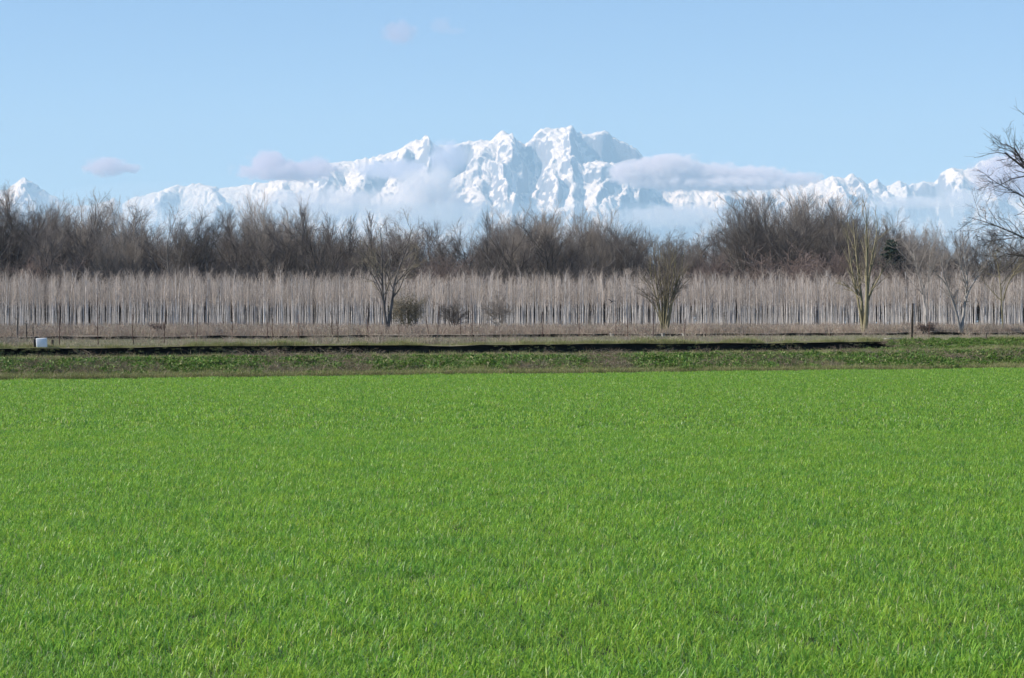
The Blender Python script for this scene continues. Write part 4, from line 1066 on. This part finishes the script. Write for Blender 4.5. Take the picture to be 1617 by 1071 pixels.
# ------------------------------------------------------------------ clouds (real volumes of droplets near the mountains)
def cloud(px, py, w, h, Y, label, blobs, dens, seed, thresh=0.35, nsc=2.2, col=(0.97, 0.97, 1.0), rough=.55):
    """w, h half sizes in photo pixels; blobs: (cx, cz, rx, rz) in units of the half sizes"""
    import bmesh
    m, nt, out = mat("cloud_droplets")
    tc = N(nt, "ShaderNodeTexCoord")
    best = None
    for (cx, cz, rx, rz) in blobs:
        mp = N(nt, "ShaderNodeMapping", vector_type='POINT')
        mp.inputs["Location"].default_value = (-cx / rx, 0, -cz / rz); mp.inputs["Scale"].default_value = (1 / rx, 1 / max(rx, rz), 1 / rz)
        nt.links.new(tc.outputs["Object"], mp.inputs["Vector"])
        le = N(nt, "ShaderNodeVectorMath", operation='LENGTH'); nt.links.new(mp.outputs[0], le.inputs[0])
        su = N(nt, "ShaderNodeMath", operation='SUBTRACT'); su.inputs[0].default_value = 1.0; nt.links.new(le.outputs["Value"], su.inputs[1])
        if best is None: best = su.outputs[0]
        else:
            mxx = N(nt, "ShaderNodeMath", operation='SMOOTH_MAX'); mxx.inputs[2].default_value = .15
            nt.links.new(best, mxx.inputs[0]); nt.links.new(su.outputs[0], mxx.inputs[1]); best = mxx.outputs[0]
    mp2 = N(nt, "ShaderNodeMapping"); mp2.inputs["Scale"].default_value = (w / h, 1.2, 1.0); mp2.inputs["Location"].default_value = (seed * 3.1, seed, 0)
    nt.links.new(tc.outputs["Object"], mp2.inputs["Vector"])
    nz = N(nt, "ShaderNodeTexNoise", Scale=nsc, Detail=5.0, Roughness=rough); nt.links.new(mp2.outputs[0], nz.inputs["Vector"])
    n2 = N(nt, "ShaderNodeMath", operation='MULTIPLY_ADD'); n2.inputs[1].default_value = 1.5; n2.inputs[2].default_value = -thresh - .4
    nt.links.new(nz.outputs["Fac"], n2.inputs[0])
    ad = N(nt, "ShaderNodeMath", operation='ADD'); nt.links.new(best, ad.inputs[0]); nt.links.new(n2.outputs[0], ad.inputs[1])
    rg = N(nt, "ShaderNodeMapRange", interpolation_type='SMOOTHSTEP'); rg.inputs["From Min"].default_value = 0.0; rg.inputs["From Max"].default_value = 0.38
    rg.inputs["To Min"].default_value = 0.0; rg.inputs["To Max"].default_value = dens / 1000.0
    nt.links.new(ad.outputs[0], rg.inputs["Value"])
    pv = N(nt, "ShaderNodeVolumePrincipled"); pv.inputs["Color"].default_value = (*col, 1); pv.inputs["Anisotropy"].default_value = 0.0
    nt.links.new(rg.outputs[0], pv.inputs["Density"])
    nt.links.new(pv.outputs[0], out.inputs["Volume"])
    bm = bmesh.new(); bmesh.ops.create_icosphere(bm, subdivisions=4, radius=1.0)
    me = bpy.data.meshes.new("cloud"); bm.to_mesh(me); bm.free(); me.materials.append(m)
    o = link("cloud", me); o.location = (px_x(px, Y), Y, py_z(py, Y)); W, H = w / F * Y, h / F * Y
    o.scale = (W, min(W, 900.0), H)
    tag(o, label, "cloud")
    return o
CL = (0.88, 0.84, 0.95)
cloud(176, 262, 62, 28, 45000, "small lens-shaped lilac cloud alone in the sky on the left", [(-.15, -.05, .62, .62), (.45, -.15, .4, .3)], 4.0, 1, col=CL)
cloud(446, 266, 100, 34, 46500, "lilac cloud with a humped top at the left shoulder of the mountains", [(-.22, .12, .35, .75), (.1, -.15, .9, .5), (.55, .0, .35, .55)], 4.0, 2, col=CL)
cloud(1128, 275, 178, 36, 47500, "long flat-bottomed white cloud against the right slope of the massif", [(-.72, .1, .27, .7), (-.42, .28, .34, .85), (-.05, .0, .4, .6), (.35, -.08, .42, .55), (.74, -.2, .3, .35), (0, -.42, .96, .4)], 6.0, 3, thresh=0.42, nsc=3.0, col=(0.98, 0.95, 1.0))
cloud(680, 312, 105, 62, 51500, "white cumulus bank before the middle of the snowy range", [(-.2, .1, .4, .7), (.1, .25, .4, .65), (0, -.4, .95, .6)], 3.0, 4, thresh=.4)
cloud(520, 322, 150, 38, 51000, "low broad white cloud on the lower left slopes", [(0, 0, .95, .8)], 1.3, 5)
cloud(630, 51, 44, 30, 22000, "small faint pinkish cloud high in the sky", [(0, 0, .75, .75)], 1.9, 6, col=(.86, .76, .88))
cloud(706, 44, 46, 22, 22000, "wispy faint cloud right of the small pinkish one", [(-.2, .15, .45, .7), (.2, -.25, .5, .3)], 1.1, 7, col=(.84, .78, .90))
cloud(1600, 278, 85, 52, 48000, "lilac cloud behind the bare branches on the right", [(0, 0, .9, .8), (.4, .3, .5, .6)], 2.6, 8, col=CL)
cloud(1075, 342, 130, 26, 51000, "low white cloud at the right foot of the massif", [(0, 0, .95, .8)], 1.5, 9)
cloud(1470, 320, 110, 24, 50500, "thin white cloud strip under the right-hand peaks", [(-.2, 0, .75, .5), (.5, .2, .4, .9)], 1.6, 10)

CL_SHADE = (0.80, 0.84, 0.98)  # the two shaded clouds: their shade is put into this darker lilac droplet colour
cloud(708, 250, 40, 36, 52600, "lilac shaded cloud hanging in the saddle right of the pointed snow peak", [(0, 0, .9, .85)], 2.6, 11, col=CL_SHADE)
cloud(618, 268, 72, 22, 52400, "long lilac shaded cloud across the left snow slope", [(0, 0, .95, .8)], 2.2, 12, col=CL_SHADE)
# low mist at the foot of the mountains
m, nt, out = mat("low_mist")
pv = N(nt, "ShaderNodeVolumePrincipled"); pv.inputs["Color"].default_value = (0.74, 0.89, 1.0, 1); pv.inputs["Density"].default_value = 0.00014
nt.links.new(pv.outputs[0], out.inputs["Volume"])
import bmesh
bm = bmesh.new(); bmesh.ops.create_uvsphere(bm, u_segments=96, v_segments=48, radius=1.0)
me = bpy.data.meshes.new("mist"); bm.to_mesh(me); bm.free(); me.materials.append(m)
for (mxx, mrx, mrz) in ((0, 30000, 2450), (px_x(230, 50000), 5200, 3050), (px_x(1480, 50000), 4300, 3100)):
    mist = link("mist", me); mist.location = (mxx, 47500 if mrx > 9000 else 50500, 0); mist.scale = (mrx, 4200 if mrx > 9000 else 2600, mrz); tag(mist, kind='stuff')

# ------------------------------------------------------------------ haze: the air itself, out past the mountains
m, nt, out = mat("pale_air")
pv = N(nt, "ShaderNodeVolumePrincipled"); pv.inputs["Color"].default_value = (0.46, 0.745, 1.0, 1); pv.inputs["Absorption Color"].default_value = (0.33, 0.33, 0.33, 1); pv.inputs["Density"].default_value = 1.25 / 56000
nt.links.new(pv.outputs[0], out.inputs["Volume"])
hz = np.array([(x, y, z) for x in (-40000, 40000) for y in (-3000, 66000) for z in (-3, 5600)], float)
hf = np.array([(0, 1, 3, 2), (4, 6, 7, 5), (0, 4, 5, 1), (2, 3, 7, 6), (0, 2, 6, 4), (1, 5, 7, 3)])
tag(link("haze", new_mesh("haze", hz, [hf], [m])), kind='stuff')
